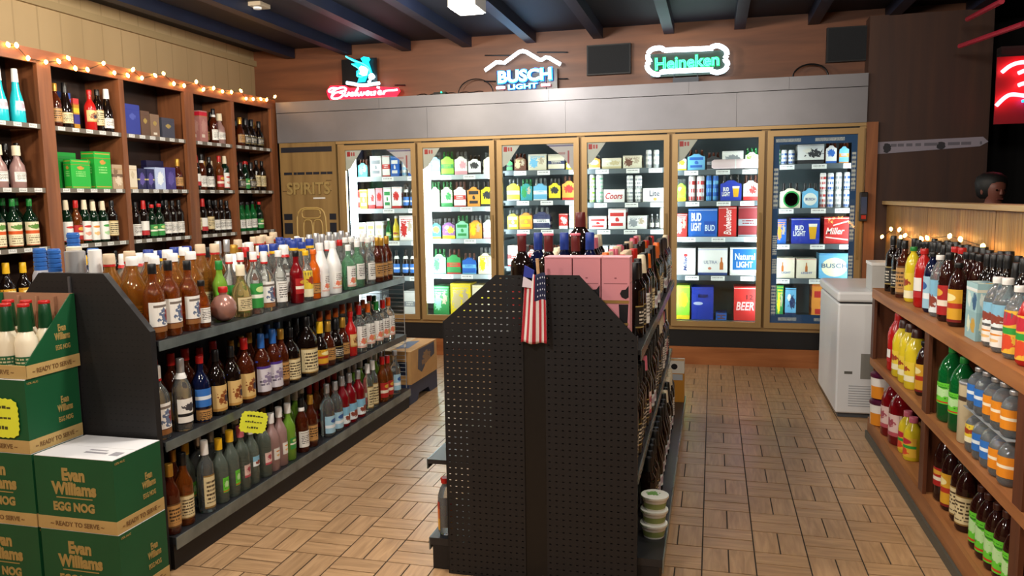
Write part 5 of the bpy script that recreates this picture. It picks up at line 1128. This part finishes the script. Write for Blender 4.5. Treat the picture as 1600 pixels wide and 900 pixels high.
# tan panel with dark bars between cabinet and cooler
KP = wood('kraft_panel', '#70562f', '#8f7344', 1.6, (5, 1, .3), .6)
kp = link('kraft_covered_door', boxmesh('kraft_covered_door', KP, -4.19, -3.58, YC-.02, YC+.02, .16, 2.078))
DKB = mat('bar_dark', '#1b1d28', .5)
link('top_bar', boxmesh('top_bar', DKB, -4.17, -3.62, YC-.026, YC-.0205, 1.985, 2.035), kp)
R = random.Random(2); x = -4.15; mb = MB()
while x < -3.66:
    w_ = R.uniform(.03, .09); mb.box(x, x+w_, YC-.022, YC-.0203, 1.765, 1.79); x += w_+R.uniform(.004, .02)
link('printed_word_line', mb.mesh('printed_word_line', DKB), kp)['kind'] = 'stuff'
link('raised_lettering', text_mesh('SPIRITS', .47, .12, mat('letter_tan', '#a38a55', .45), .02, depth=.008), kp, (-3.885, YC-.026, 1.63))
mb = MB()
for _ in range(8):
    x = R.choice([-4.12, -4.10, -3.72, -3.70, -3.92, -3.98])+R.uniform(-.04, .04); z = R.choice([1.55, 1.60, 1.65, 1.70])
    mb.box(x-.03, x+.03, YC-.0215, YC-.0203, z, z+.008)
link('printed_marks', mb.mesh('printed_marks', mat('mark_brown', '#5e4526', .6)), kp)['kind'] = 'stuff'
def loopz(x, z, w, h, n=18): return [(x+w*math.copysign(abs(math.cos(t))**.5, math.cos(t)), YC-.023, z+h*math.copysign(abs(math.sin(t))**.5, math.sin(t))) for t in [2*PI*q/n for q in range(n+1)]]
link('printed_emblem', MB().tube(loopz(-3.87, 1.2, .16, .24), .008, 6).tube(loopz(-3.87, 1.38, .10, .045), .006, 6).tube(loopz(-3.91, 1.16, .05, .16), .006, 6).tube(loopz(-3.80, 1.16, .05, .16), .006, 6).mesh('printed_emblem', mat('emblem_tan', '#c5a765', .5)), kp)
for x0, x1 in ((-4.17, -4.08), (-3.67, -3.60)):
    for z0 in (1.32, 1.18): link('dark_block', boxmesh('dark_block', DKB, x0, x1, YC-.024, YC-.0203, z0, z0+.06 if z0 > 1.3 else z0+.11), kp)
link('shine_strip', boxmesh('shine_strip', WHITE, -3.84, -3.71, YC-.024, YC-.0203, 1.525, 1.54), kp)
tag(kp, 'tan kraft-covered door with dark bars between wall cabinet and cooler', 'door')
# ================================================================== WOODEN SHELF BY THE FREEZER
XS0, XS1 = .94, 1.355
SW_ = wood('shelf_pine', '#7f4d28', '#a06a3e', 3.0, (6, .5, 6), .5); SWV = wood('shelf_post', '#4e2612', '#6b3a20', 3.0, (6, 6, .5), .5)
SZ = (.13, .505, .93)
sh = tag(empty('wooden_shelf', (XS0, 2.62, 0)), 'long low brown wooden shelf unit stocked with mixers beside the freezer', 'shelving')
def spart(n, M, x0, x1, y0, y1, z0, z1, par=None): return link(n, boxmesh(n, M, x0-XS0, x1-XS0, y0-2.62, y1-2.62, z0, z1), par or sh)
spart('top_board', SW_, XS0+.02, XS1, 2.62, 5.10, .905, .93); spart('edge_board', SW_, XS0, XS0+.02, 2.62, 5.10, .872, .93)
spart('middle_board', SW_, XS0+.02, XS1, 2.62, 5.10, .485, .505); spart('edge_board', SW_, XS0+.001, XS0+.02, 2.62, 5.10, .462, .505)
spart('bottom_board', SW_, XS0+.02, XS1, 2.62, 5.10, .105, .13); spart('base_board', SW_, XS0+.001, XS0+.02, 2.62, 5.10, .0, .13)
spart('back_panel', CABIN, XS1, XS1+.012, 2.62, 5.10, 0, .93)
for y0, y1, z0_ in ((2.66, 2.74, .13), (3.80, 3.875, .13), (5.03, 5.10, .505)): spart('post', SWV, XS0+.003, XS0+.019, y0, y1, z0_, .872)
for y in (3.83, 5.07): spart('partition_board', SWV, XS0+.02, XS1, y, y+.02, .13, .905)
spart('floor_strip', mat('vinyl_strip', '#4a4a42', .5), XS0-.012, XS0, 2.62, 5.10, 0, .045)
RL = -PI/2; gD = 'bottles and jugs on the wooden shelf'
XA = XS0+.075
def shelf_row(spec, X, zi, where, ymin=2.64, ymax=5.06): row_y(spec, X, SZ[zi], RL, where+', wooden shelf', gD, ymin=ymin, ymax=ymax)
shelf_row('1376:mixk 1385:mixk 1394:mixk 1404:mixk 1413:mixt 1425:mixy 1441:mixr 1456:mixb 1468:mixlb 1482:mixd 1497:mixg', XA, 2, 'front row, top')
shelf_row([(2.74, 'juicer'), (2.86, 'juicer'), (2.975, 'juice'), (3.09, 'juiceb'), (3.2, 'juiceb')], XA, 2, 'near row, top')
shelf_row(fill(2.66, 5.0, ['mixk', 'mixd', 'mixk', 'sodac', 'winek'], seed=81), XA+.105, 2, 'second row, top')
shelf_row(fill(2.66, 5.0, ['winek', 'mixk', 'winel', 'whisw'], seed=82), XA+.20, 2, 'back row, top')
shelf_row([(4.74, 'jugred'), (4.58, 'jugyel'), (4.44, 'jugyel'), (4.30, 'jugyel'), (4.16, 'mixg')], XA, 1, 'far bay, middle', 3.9, 5.0)
pk = link('juice_carton', boxmesh('juice_carton', art('juice_card', '#dfe4dc', [(0, .3, '#6aa84a')], [(.5, .6, .3, .2, '#5a9ac8', 1)]), 0, .07, 0, .09, 0, .2), None, (XA+.06, 4.80, SZ[1]+.001))
link('screw_cap', MB().lathe([(.012, .2), (.012, .215)], 12, cx=.035, cy=.045).mesh('screw_cap', CAPS['white'], True), pk); tag(pk, 'white and green juice carton behind the red jug on the wooden shelf', 'carton')
shelf_row([(3.70, 'soda'), (3.55, 'soda')], XA, 1, 'near bay, middle', 3.4, 3.79)
# snack canisters, water packs
def canister(y, dx, lab, k):
    o = link('canister', MB().lathe([(.044, 0), (.047, .004), (.047, .236)], 18).mesh('canister', art('canister_tan', '#c2b492', [(.1, .2, '#8a3a30'), (.86, .9, '#4a3a2a')], [(.25, .62, .1, .08, '#1a1614', .8), (.75, .62, .1, .08, '#1a1614', .8), (.25, .35, .1, .08, '#241a14', .8)]), True), None, (XA+dx, y, SZ[1]+.0015), (0, 0, k))
    link('foil_lid', MB().lathe([(.048, .236), (.0485, .242), (.044, .247)], 18).mesh('foil_lid', CAPS['silver'], True), o)
    tag(o, lab, 'canister', 'tan canisters on the wooden shelf')
canister(3.39, -.01, 'tan canister with silver lid and dark spots, in front beside the green soda', 0)
canister(3.40, .09, 'tan canister with silver lid, behind the front tan canister', .8)
mw = [(3.27, 'watersy'), (3.18, 'waters'), (3.09, 'waters'), (3.0, 'waterso'), (2.91, 'waterso')]
for tier, zz in enumerate((SZ[1], SZ[1]+.1685)):
    for ln, dx in enumerate((-.022, .068)):
        row_y([(y, q if ln == 0 and tier == 0 else 'waters' if k < 2 else 'waterso') for k, (y, q) in enumerate(mw)], XA+dx, zz, RL, f"{['front', 'rear'][ln]} line, {['lower', 'upper'][tier]} water pack, wooden shelf", gD, jit=.001)
WT = link('tray_card', boxmesh('tray_card', mat('tray_card', '#8b8f92', .6), -.06, .108, 2.85, 3.32, 0, .002), None, (XA, 0, SZ[1]+.1665)); tag(WT, 'thin grey card between the two tiers of small water bottles', 'card')
bottle('tonic', (XA-.01, 2.775, SZ[1]+.0015), RL, 'pale pink labelled bottle beside the water packs on the wooden shelf', gD)
# bottom board
def tub(y, z, lab):
    o = link('punch_bucket', MB().lathe([(.054, 0), (.062, .005), (.066, .135)], 22).mesh('punch_bucket', art('bucket_print', '#e4dcd0', [(.1, .78, '#e08a22', .30, .52), (.78, 1, '#e8e2da'), (.1, .78, '#3c3a40', .62, .72), (.1, .78, '#d6a83c', .86, 1.1), (.1, .78, '#d6a83c', -.1, .06)], []), True), None, (XS0+.045, y, z), (0, 0, 1.35))
    link('lid', MB().lathe([(.068, .128), (.070, .135), (.068, .148), (.05, .158), (.02, .160)], 22).mesh('lid', CAPS['purple'], True), o)
    tag(o, lab, 'bucket', 'stacked punch buckets')
tub(4.93, SZ[0]+.0015, 'lower of two orange and white buckets with purple lids'); 
tub(4.93, SZ[0]+.163, 'upper of two orange and white buckets with purple lids')
shelf_row([(4.73, 'jugdark'), (4.57, 'jugdark'), (4.42, 'jugpink'), (4.30, 'jugpink')], XA, 0, 'far bay, bottom', 3.9, 4.85)
shelf_row([(3.74, 'sodac'), (3.63, 'mixg'), (3.51, 'tonicw'), (3.41, 'tonicw')] + fill(2.68, 3.35, ['sodag'], seed=91), XA, 0, 'front row, bottom', 2.64, 3.79)
shelf_row(fill(2.68, 3.75, ['sodag', 'sodag', 'sodac'], seed=92), XA+.095, 0, 'second row, bottom', 2.64, 3.79)
shelf_row(fill(2.68, 3.75, ['sodag'], seed=93), XA+.19, 0, 'back row, bottom', 2.64, 3.79)
# shrink-wrapped mixer packs on top board behind the juices
for k, (y, c, lb) in enumerate([(3.30, '#9fc4c8', 'pale blue printed mixer box on the top board of the wooden shelf')]):
    o = link('mixer_box', boxmesh('mixer_box', art('mixer_box', c, [(.0, .5, '#8fb6bc'), (.85, .9, '#e2ddc8')], [(.3, .7, .14, .14, '#d8e4dc', 1), (.75, .68, .2, .15, '#2f5a80', 1), (.3, .25, .14, .14, '#dbe2c8', 1), (.7, .25, .2, .12, '#c8a040', 1)]), 0, .07, 0, .13, 0, .22), None, (XA-.04, y-.01, SZ[2]+.001))
    link('seam', boxmesh('seam', WHITE, -.0006, -.0001, 0, .13, .19, .2), o); tag(o, lb, 'box')

# ================================================================== FREEZER
FZ = (.815, 1.36, 5.53, 6.42)
FRW = mat('freezer_white', '#e2e4e6', .35, noise=.03, nscale=3)
fz = tag(empty('chest_freezer', (FZ[0], FZ[2], 0)), 'white chest freezer with flat lid between wooden shelf and cooler', 'freezer')
w, d = FZ[1]-FZ[0], FZ[3]-FZ[2]
def bev(me, r, seg=2):
    bm = bmesh.new(); bm.from_mesh(me); bmesh.ops.bevel(bm, geom=[e for e in bm.edges], offset=r, segments=seg, affect='EDGES', profile=.5); bm.to_mesh(me); bm.free(); return me
link('cabinet_body', bev(boxmesh('cabinet_body', FRW, 0, w, 0, d, .03, .775), .012), fz)
link('lid', bev(boxmesh('lid', FRW, -.008, w+.008, -.012, d+.01, .785, .855), .016), fz)
link('seal', boxmesh('seal', mat('seal_dark', '#2a2c30', .6), .01, w-.01, .005, d-.01, .774, .787), fz)
link('foot_plinth', boxmesh('foot_plinth', mat('plinth_grey', '#4a4c50', .6), .02, w-.02, .02, d-.02, 0, .03), fz)
link('badge', boxmesh('badge', mat('badge_grey', '#6f6f6a', .4, metal=.4), .05, .10, -.0015, .0002, .30, .318), fz)
link('control_panel', boxmesh('control_panel', mat('panel_grey', '#85837c', .6), .15, .30, -.002, .0002, .27, .44), fz)
lv = MB()
for k in range(9): lv.box(.08, .24, -.0015, .0002, .08+.017*k, .086+.017*k)
link('vent_grille', lv.mesh('vent_grille', mat('vent_shadow', '#a8abb0', .6)), fz)
wb = link('foam_carton', boxmesh('foam_carton', mat('foam_white', '#b9b9b6', .7), 0, .16, 0, .2, 0, .17), None, (1.02, 5.56, .8565)); link('lid', boxmesh('lid', WHITE, -.004, .164, -.004, .204, .17, .19), wb)
tag(wb, 'small white foam carton on the freezer lid beside the wooden shelf', 'carton')

# ================================================================== DIVIDING COUNTER, BANNER, PANELS
SL = wood('slat_wood', '#7d5a2e', '#a07c44', 2.0, (6, 6, .4), .5, boards=(1, .045))
cnt = tag(empty('dividing_counter', (1.385, 1.8, 0)), 'beadboard dividing counter with light wooden cap behind the wooden shelf', 'counter')
for a, b in ((0, 1.35), (1.354, 2.65), (2.654, 3.95), (3.954, 5.24)):
    pb = MB(); y = a
    while y < b-.001:
        y2 = min(b, y+.05); pb.box(0, .02, y+.0015, y2-.0015, 0, 1.40); y = y2
    pb.box(.004, .018, a, b, 0, 1.40); p_ = link('slat_panel', pb.mesh('slat_panel', SL), cnt)
link('cap_board', bev(boxmesh('cap_board', wood('cap_wood', '#b09060', '#c9aa78', 2.0, (6, .4, 6), .45), -.035, .10, -.0, 5.26, 1.405, 1.435), .004), cnt)
BAN = art('banner_cloth', '#8a8490', [], [(.17, .42, .035, .3, '#2a2a30', .6), (.62, .5, .035, .3, '#2a2a30', .6)], lines=('#5f5c66', .3, .7, 2, .2, .95), rough=.8)
ban = link('paper_banner', MB().prism([(1.225, 1.815), (1.225, 1.915), (2.08, 1.935), (2.12, 1.895), (2.06, 1.86)], 'y', 7.083, 7.087).mesh('paper_banner', BAN))
link('tape', boxmesh('tape', WHITE, 1.2255, 1.245, 7.081, 7.083, 1.84, 1.9), ban)
tag(ban, 'long pale paper banner with two dark tree marks on brown wall', 'banner')
def bpanel(x0, x1, z0, z1, lab):
    o = link('speaker_panel', boxmesh('speaker_panel', mat('speaker_black', '#0e1014', .55), x0, x1, 7.22, 7.27, z0, z1))
    link('mesh_front', boxmesh('mesh_front', mat('speaker_mesh', '#15181d', .8, noise=.3, nscale=120), x0+.012, x1-.012, 7.216, 7.22, z0+.012, z1-.012), o); tag(o, lab, 'speaker', 'black wall speakers')
bpanel(-1.13, -.735, 2.60, 2.865, 'black rectangular speaker between the snowy-peak neon and the green-lettered neon')
bpanel(.905, 1.30, 2.60, 2.885, 'black rectangular speaker above the end of the cooler header')
# cables on the header and a loop by the far speaker
cbl = MB(); R = random.Random(8)
def wig(x0, x1, z, n, a): return [(x0+(x1-x0)*k/n, 7.17+.02*math.sin(k*1.7), z+a*abs(math.sin(k*.9+x0))) for k in range(n+1)]
cbl.tube(wig(-2.76, -2.1, 2.484, 16, .02), .005, 6)
link_c = link('power_cable', cbl.mesh('power_cable', mat('cable_black', '#0b0b0c', .5)))
link('plug_light', MB().lathe([(.006, 0), (.006, .012)], 10).mesh('plug_light', glow('led_green', '#20ff90', 8)), link_c, (-2.50, 7.14, 2.50)); link('adapter', boxmesh('adapter', MATS['cable_black'], -2.58, -2.46, 7.15, 7.2, 2.476, 2.51), link_c)
tag(link_c, 'black power cable with small green light lying on the cooler header', 'cable')
c2 = MB().tube([(-2.18+.17*math.cos(t), 7.2, 2.49+.13*math.sin(t)) for t in [PI*k/14 for k in range(15)]], .005, 6)
tag(link('looped_cable', c2.mesh('looped_cable', MATS['cable_black'])), 'black cable arching up from the header beside the snowy-peak neon', 'cable')
c3_ = MB().tube([(.78+.14*math.cos(t), 7.2, 2.49+.10*math.sin(t)) for t in [PI*k/14 for k in range(15)]], .008, 6)
tag(link('looped_cable', c3_.mesh('looped_cable', MATS['cable_black'])), 'black cable arching up from the header below the far speaker', 'cable')
op = link('door_alarm', bev(boxmesh('door_alarm', mat('alarm_black', '#15151a', .4), 0, .06, 0, .05, 0, .24), .006), None, (1.17, 7.005-.02+.0, 1.27))
link('screen', boxmesh('screen', mat('alarm_blue', '#3a4a6a', .3), .008, .052, -.002, .0, .06, .2), op); link('red_tip', boxmesh('red_tip', CAPS['red'], .012, .048, -.002, 0, .02, .05), op)
tag(op, 'slim black device on the tan frame beside the blue-bordered cooler door', 'device')

# ================================================================== NEON SIGNS
def neon(name, label, paths, back, feet_x):
    """paths: list of (part, points in x,z, radius, material, y)"""
    t = tag(empty(name, (0, 7.16, 0)), label, 'neon sign')
    for nm, pts, r, M, y in paths:
        link(nm, MB().tube([(p[0], y, p[1]) for p in pts], r, 8).mesh(nm, M, True), t)
    for nm, M, x0, x1, z0, z1 in back: link(nm, boxmesh(nm, M, x0, x1, .045, .055, z0, z1), t)
    for x in feet_x: link('support_rod', MB().tube([(x, .045, 2.477), (x, .045, 2.62)], .005, 6).mesh('support_rod', BLACK), t)
    return t
def pz(x, y):
    p = ony(x, y, 7.16); return (p.x, p.z)
def smooth(pts, n=6, closed=False):
    out = []; P = list(pts); N = len(P)
    for i in range(N if closed else N-1):
        g_ = lambda k: P[k % N] if closed else P[max(0, min(N-1, k))]
        a, b, c, d = g_(i-1), g_(i), g_(i+1), g_(i+2)
        for k in range(n):
            t = k/n
            out.append(tuple(.5*((2*b[j])+(-a[j]+c[j])*t+(2*a[j]-5*b[j]+4*c[j]-d[j])*t*t+(-a[j]+3*b[j]-3*c[j]+d[j])*t**3) for j in (0, 1)))
    out.append(P[0] if closed else P[-1]); return out
NW = glow('neon_white', '#dff4ff', 5.5); NB = glow('neon_blue', '#1479ff', 7); NBC = glow('neon_blue_core', '#8fdcff', 10); NR = glow('neon_red', '#ff1030', 3.0); NRC = glow('neon_red_core', '#ff8f98', 8); NC = glow('neon_cyan', '#00c8e6', 2.2); NG = glow('neon_green', '#00c86a', 2.2); NGC = glow('neon_green_core', '#5cf0c0', 3.0)
GLOSSY_BLACK = mat('sign_backing', '#0d0d12', .3)
# snowy peak sign
z9 = lambda a, b: pz(740+a/9, 60+b/9)
peak = [z9(160, 450), z9(320, 335), z9(370, 335), z9(430, 345), z9(640, 190), z9(690, 178), z9(740, 190), z9(920, 298), z9(960, 300), z9(1010, 268), z9(1060, 272), z9(1220, 365)]
bt = text_mesh('BUSCH', .50, .105, NBC, 0.0, outline=.035); bt2 = text_mesh('BUSCH', .52, .125, NB, .05)
bus = neon('neon_sign', 'neon sign with white snowy peak line over blue lettering and red dashes', [('peak_tube', peak, .017, NW, 0), ('red_dash', [z9(320, 695), z9(440, 690)], .013, NRC, 0), ('red_dash', [z9(950, 655), z9(1075, 650)], .013, NRC, 0)],
           [('backing_plate', GLOSSY_BLACK, -1.98, -1.40, 2.49, 2.68)], (-1.9, -1.5))
cx, cz = z9(715, 520); o = link('blue_halo', bt2, bus, (cx, .012, cz), (0, math.radians(-1.2), 0)); link('lettering', bt, bus, (cx, -.004, cz), (0, math.radians(-1.2), 0))
cx, cz = z9(690, 672); link('small_halo', text_mesh('LIGHT', .285, .05, NB, .05), bus, (cx, .01, cz), (0, math.radians(-1.2), 0)); link('small_lettering', text_mesh('LIGHT', .275, .042, NBC, .0, outline=.02), bus, (cx, -.002, cz), (0, math.radians(-1.2), 0))
for (u0, u1, v) in ((120, 500, 215), (860, 1300, 170), (110, 300, 585), (1170, 1300, 548)):
    a, b = z9(u0, v), z9(u1, v); link('wall_rail', MB().tube([(a[0], .09, a[1]), (b[0], .09, b[1])], .006, 6).mesh('wall_rail', BLACK), bus)
# green lettered sign in white scroll frame
h1 = lambda a, b: pz(1000+a*150/1600, 55+b*75/800)
fr = [h1(400, 250), h1(1160, 220), h1(1190, 200), h1(1300, 175), h1(1420, 235), h1(1450, 320), h1(1415, 400), h1(1460, 470), h1(1420, 570), h1(1300, 620), h1(1190, 600), h1(1150, 575), h1(400, 610), h1(330, 650), h1(220, 640), h1(130, 560), h1(120, 480), h1(165, 440), h1(130, 380), h1(150, 280), h1(230, 225), h1(350, 215), h1(400, 250)]
hei = neon('neon_sign', 'neon sign with green lettering inside a thick white scroll frame', [('scroll_tube', smooth(fr, 4), .021, NW, 0)], [('backing_plate', mat('backing_green', '#0c2a20', .4), -.555, .085, 2.55, 2.75)], (-.35, -.15))
cx, cz = h1(780, 440)
link('green_halo', text_mesh('Heineken', .555, .115, NG, .05), hei, (cx, .014, cz), (0, math.radians(-1.3), 0)); link('lettering', text_mesh('Heineken', .54, .10, NGC, .0, outline=.022), hei, (cx, 0, cz), (0, math.radians(-1.3), 0))
link('transformer', boxmesh('transformer', mat('transformer_grey', '#454a54', .4), -.36, -.14, .0, .09, 2.476, 2.53), hei)
# leaping fish over red script
b9 = lambda a, b: pz(490+a/9, 70+b/9)
def sheet(nm, pts, M, y0, y1, par): return link(nm, MB().prism([b9(*p) for p in pts], 'y', y0, y1).mesh(nm, M), par)
fish = neon('neon_sign', 'sign with blue leaping fish over red script lettering', [], [('backing_plate', GLOSSY_BLACK, *(lambda a, b: (a[0], b[0], b[1], a[1]))(b9(360, 200), b9(870, 545)))], ())
sheet('bill_and_back', [(445, 150), (475, 165), (620, 225), (700, 270), (660, 190), (700, 165), (775, 175), (790, 205), (770, 240), (820, 390), (760, 420), (720, 520), (615, 530), (640, 450), (600, 440), (600, 370), (640, 345), (560, 290), (525, 265), (600, 260), (520, 215), (450, 175)], NC, .0, .012, fish)
sheet('belly', [(640, 330), (670, 295), (730, 310), (770, 350), (750, 430), (700, 440), (640, 410), (660, 380)], glow('neon_pale', '#c8fbff', 3.5), -.006, -.001, fish)
link('back_line', MB().tube([(p[0], -.004, p[1]) for p in smooth([b9(455, 165), b9(560, 225), b9(680, 260), b9(770, 320), b9(800, 400)], 5)], .006, 6).mesh('back_line', glow('neon_cyan2', '#48f4ff', 4), True), fish)
link('fin_line', MB().tube([(p[0], -.004, p[1]) for p in smooth([b9(540, 275), b9(640, 345), b9(615, 440), b9(690, 450)], 5)], .005, 6).mesh('fin_line', MATS['neon_cyan2'], True), fish)
link('wave_tube', MB().tube([(p[0], -.004, p[1]) for p in smooth([b9(465, 535), b9(560, 550), b9(650, 568), b9(760, 565), b9(850, 550), b9(930, 540)], 5)], .016, 8).mesh('wave_tube', glow('neon_ice', '#bfeeff', 4), True), fish)
link('splash_tube', MB().tube([(p[0], -.004, p[1]) for p in smooth([b9(770, 530), b9(800, 500), b9(790, 440), b9(825, 420), b9(850, 460), b9(815, 470)], 5)], .014, 8).mesh('splash_tube', MATS['neon_ice'], True), fish)
sheet('red_plate', [(180, 650), (230, 575), (440, 570), (500, 610), (900, 590), (1190, 600), (1215, 650), (1150, 740), (700, 765), (240, 790), (200, 730)], NR, .004, .012, fish)
def script(paths, r, M, nm, y=-.004):
    mb = MB()
    for p in paths: mb.tube([(q[0], y, q[1]) for q in smooth([b9(*c) for c in p], 5)], r, 6)
    return link(nm, mb.mesh(nm, M, True), fish)
L_ = [[(330, 610), (260, 610), (215, 645), (245, 665), (320, 625), (400, 600), (450, 610), (450, 640), (360, 665), (300, 680), (260, 730), (270, 755), (340, 755), (400, 725), (415, 690), (370, 675)], [(300, 620), (270, 680), (255, 740)],
      [(450, 660), (440, 710), (470, 720), (500, 670), (500, 715)], [(560, 670), (520, 690), (530, 715), (570, 700), (630, 605), (585, 700), (600, 712)],
      [(620, 668), (625, 710), (660, 700), (668, 664), (675, 708), (710, 690), (715, 660)], [(740, 688), (780, 672), (770, 655), (740, 675), (750, 706), (790, 695)], [(815, 655), (808, 702), (830, 700)],
      [(880, 660), (845, 665), (870, 690), (845, 705)], [(910, 680), (950, 662), (935, 648), (910, 670), (925, 698), (965, 685)], [(990, 648), (985, 695), (1000, 660), (1035, 645), (1110, 640), (1180, 632)]]
script(L_, .0095, NRC, 'script_lettering')
script([[(895, 598), (930, 602)]], .011, NRC, 'letter_dot')
for (u0, u1, v) in ((1090, 1240, 550), (150, 240, 745)):
    a, b = b9(u0, v), b9(u1, v); link('wall_rail', MB().tube([(a[0], .09, a[1]), (b[0], .09, b[1])], .006, 6).mesh('wall_rail', BLACK), fish)
# red bar sign, partly outside the frame
r4 = lambda a, b: (lambda p: (p.x, p.z))(ony(1480+a/4.5, b/4.5, 6.85))
RB = glow('neon_bar', '#ff5560', 12)
bar = tag(empty('neon_sign', (0, 6.85, 0)), 'red neon sign of curved strokes in the dark bar room', 'neon sign')
for k, pts in enumerate(([(385, 508), (440, 465), (500, 442), (560, 440), (640, 470)], [(500, 515), (550, 495), (620, 480)], [(500, 600), (550, 585), (620, 600)], [(345, 743), (400, 690), (450, 665), (520, 670), (640, 690)])):
    link('red_tube', MB().tube([(p[0], 0, p[1]) for p in smooth([r4(*q) for q in pts], 5)], .015, 8).mesh('red_tube', RB, True), bar)
link('blue_tube', MB().tube([(p[0], 0, p[1]) for p in [r4(525, 712), r4(580, 700), r4(640, 715)]], .01, 8).mesh('blue_tube', NB), bar)
a, b = r4(365, 395), r4(365, 870); link('backing_plate', boxmesh('backing_plate', mat('backing_red', '#8a1420', .5), a[0], a[0]+.75, .04, .05, b[1], a[1]), bar)  # glow of the red tubes is put into the plate colour
link('hanger', MB().tube([(a[0]+.3, .045, a[1]), (a[0]+.3, .06, 2.5)], .006, 6).mesh('hanger', BLACK), bar)

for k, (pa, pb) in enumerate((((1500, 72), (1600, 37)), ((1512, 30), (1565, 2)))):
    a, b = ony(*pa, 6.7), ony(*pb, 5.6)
    tag(link('ceiling_conduit', MB().tube([a, b], .018, 8).mesh('ceiling_conduit', mat('conduit_red', '#a02436', .35))), ['red-lit round conduit just above the red neon sign', 'red-lit round conduit under the ceiling, higher than the other one'][k], 'conduit')  # red neon light is put into the conduit paint
# ================================================================== STRING LIGHTS
BULB = glow('bulb_warm', '#ffb45a', 30)
bulb_me = MB().lathe([(.004, -.016), (.011, -.006), (.0125, .004), (.007, .014), (.0015, .019)], 8).mesh('bulb', BULB, True)
sock_me = MB().lathe([(.007, .014), (.0075, .028)], 8).mesh('socket', mat('wire_green', '#1a1f16', .6))
def lights(label, pts):
    pts = sorted(pts, key=lambda p: p[1])
    o = link('string_lights', MB().tube(pts, .0022, 5).mesh('string_lights', MATS['wire_green']))
    for p in pts: link('bulb', bulb_me, o, (p[0]+.004 if p[0] < 0 else p[0]-.004, p[1], p[2]), (random.uniform(-.6, .6), random.uniform(-.6, .6), 0))
    return tag(o, label, 'string lights')
LB = [(12, 70), (25, 71), (43, 91), (71, 97), (91, 96), (106, 91), (117, 107), (136, 109), (161, 99), (178, 114), (199, 118), (207, 109), (221, 122), (242, 118), (255, 115), (271, 131), (287, 134), (306, 128), (317, 140), (333, 138), (347, 143), (361, 144), (376, 142), (384, 154), (395, 155), (407, 155), (416, 156), (429, 151)]
lights('warm white string lights tacked along the top rail of the wall cabinet', [tuple(onx(x, y, XC+.014)) for x, y in LB])
LR = [(1379, 370), (1393, 358), (1406, 359), (1408, 371), (1415, 368), (1433, 377), (1441, 373), (1450, 372), (1485, 369), (1502, 374), (1537, 385), (1551, 402), (1575, 400), (1590, 415)]
lr = []
for x, y in LR:
    lr.append(tuple(onx(x, y, 1.345)))
lights('warm string lights strung before the beadboard behind the mixers', lr)

# ================================================================== PERSON BEHIND THE COUNTER
def person(loc, rz):
    t = tag(empty('person', loc, rz), 'person with dark hair standing behind the dividing counter, head just showing', 'person')
    SKIN = mat('skin', '#6a3c30', .5); SHIRT = mat('shirt_dark', '#1c1d24', .8); HAIR = mat('hair_dark', '#0b0908', .6, noise=.3, nscale=30); PANTS = mat('trousers', '#181a20', .8)
    V = [((0, 0, .92), .13), ((0, .005, 1.10), .125), ((0, .01, 1.28), .14), ((0, .01, 1.385), .075), ((0, .0, 1.43), .050), ((0, -.012, 1.475), .062), ((0, -.008, 1.535), .078), ((0, .0, 1.575), .06)]
    E = [(i, i+1) for i in range(7)]
    def limb(root, pts):
        p = root
        for q in pts: V.append(q); E.append((p, len(V)-1)); p = len(V)-1
    for s in (-1, 1):
        limb(2, [((s*.17, .01, 1.345), .055), ((s*.21, .03, 1.09), .043), ((s*.20, -.10, .90), .034), ((s*.19, -.17, .86), .03)])
        limb(0, [((s*.09, 0, .84), .085), ((s*.10, -.01, .48), .06), ((s*.10, .015, .09), .042), ((s*.105, -.10, .04), .038)])
    me = bpy.data.meshes.new('body'); me.from_pydata([v for v, r in V], E, [])
    b = link('body', me, t); b.modifiers.new('skin', 'SKIN'); sb = b.modifiers.new('sub', 'SUBSURF'); sb.levels = 2; sb.render_levels = 2
    for i, (v, r) in enumerate(V):
        d = me.skin_vertices[0].data[i]; d.radius = (r, r*.85 if i < 4 else r)
    me.skin_vertices[0].data[0].use_root = True
    me.materials.append(SKIN)
    dg = bpy.context.evaluated_depsgraph_get(); dg.update()
    m2 = bpy.data.meshes.new_from_object(b.evaluated_get(dg)); b.modifiers.clear(); b.data = m2
    m2.materials.clear()
    for q in (SKIN, SHIRT, PANTS): m2.materials.append(q)
    for p in m2.polygons:
        z = p.center.z; ax = abs(p.center.x)
        p.material_index = 1 if (.93 < z < 1.40 and not (ax > .16 and z < .98)) else 2 if z <= .93 and not (ax > .15 and p.center.y < -.05 and z > .8) else 0
        p.use_smooth = True
    hm = MB().lathe([(.06, 1.45), (.082, 1.47), (.094, 1.52), (.099, 1.56), (.088, 1.60), (.055, 1.625), (.01, 1.634)], 20, depth=1.02).mesh('hair', HAIR, True)
    link('hair', hm, t, (0, .036, 0))
    link('nose', MB().lathe([(.012, 0), (.009, .02), (.003, .035)], 8).mesh('nose', SKIN, True), t, (0, -.083, 1.478))
    for s in (-1, 1):
        link('eye', MB().lathe([(.003, -.006), (.008, 0), (.003, .006)], 10).mesh('eye', mat('eye_dark', '#120c0a', .2), True), t, (s*.027, -.078, 1.508))
        link('ear', MB().lathe([(.006, -.02), (.011, 0), (.006, .022)], 8).mesh('ear', SKIN, True), t, (s*.078, .005, 1.50))
    link('mouth', boxmesh('mouth', mat('lips', '#6a3630', .5), -.02, .02, -.002, .004, -.003, .004), t, (0, -.074, 1.447))
person((1.86, 6.05, 0), .25)
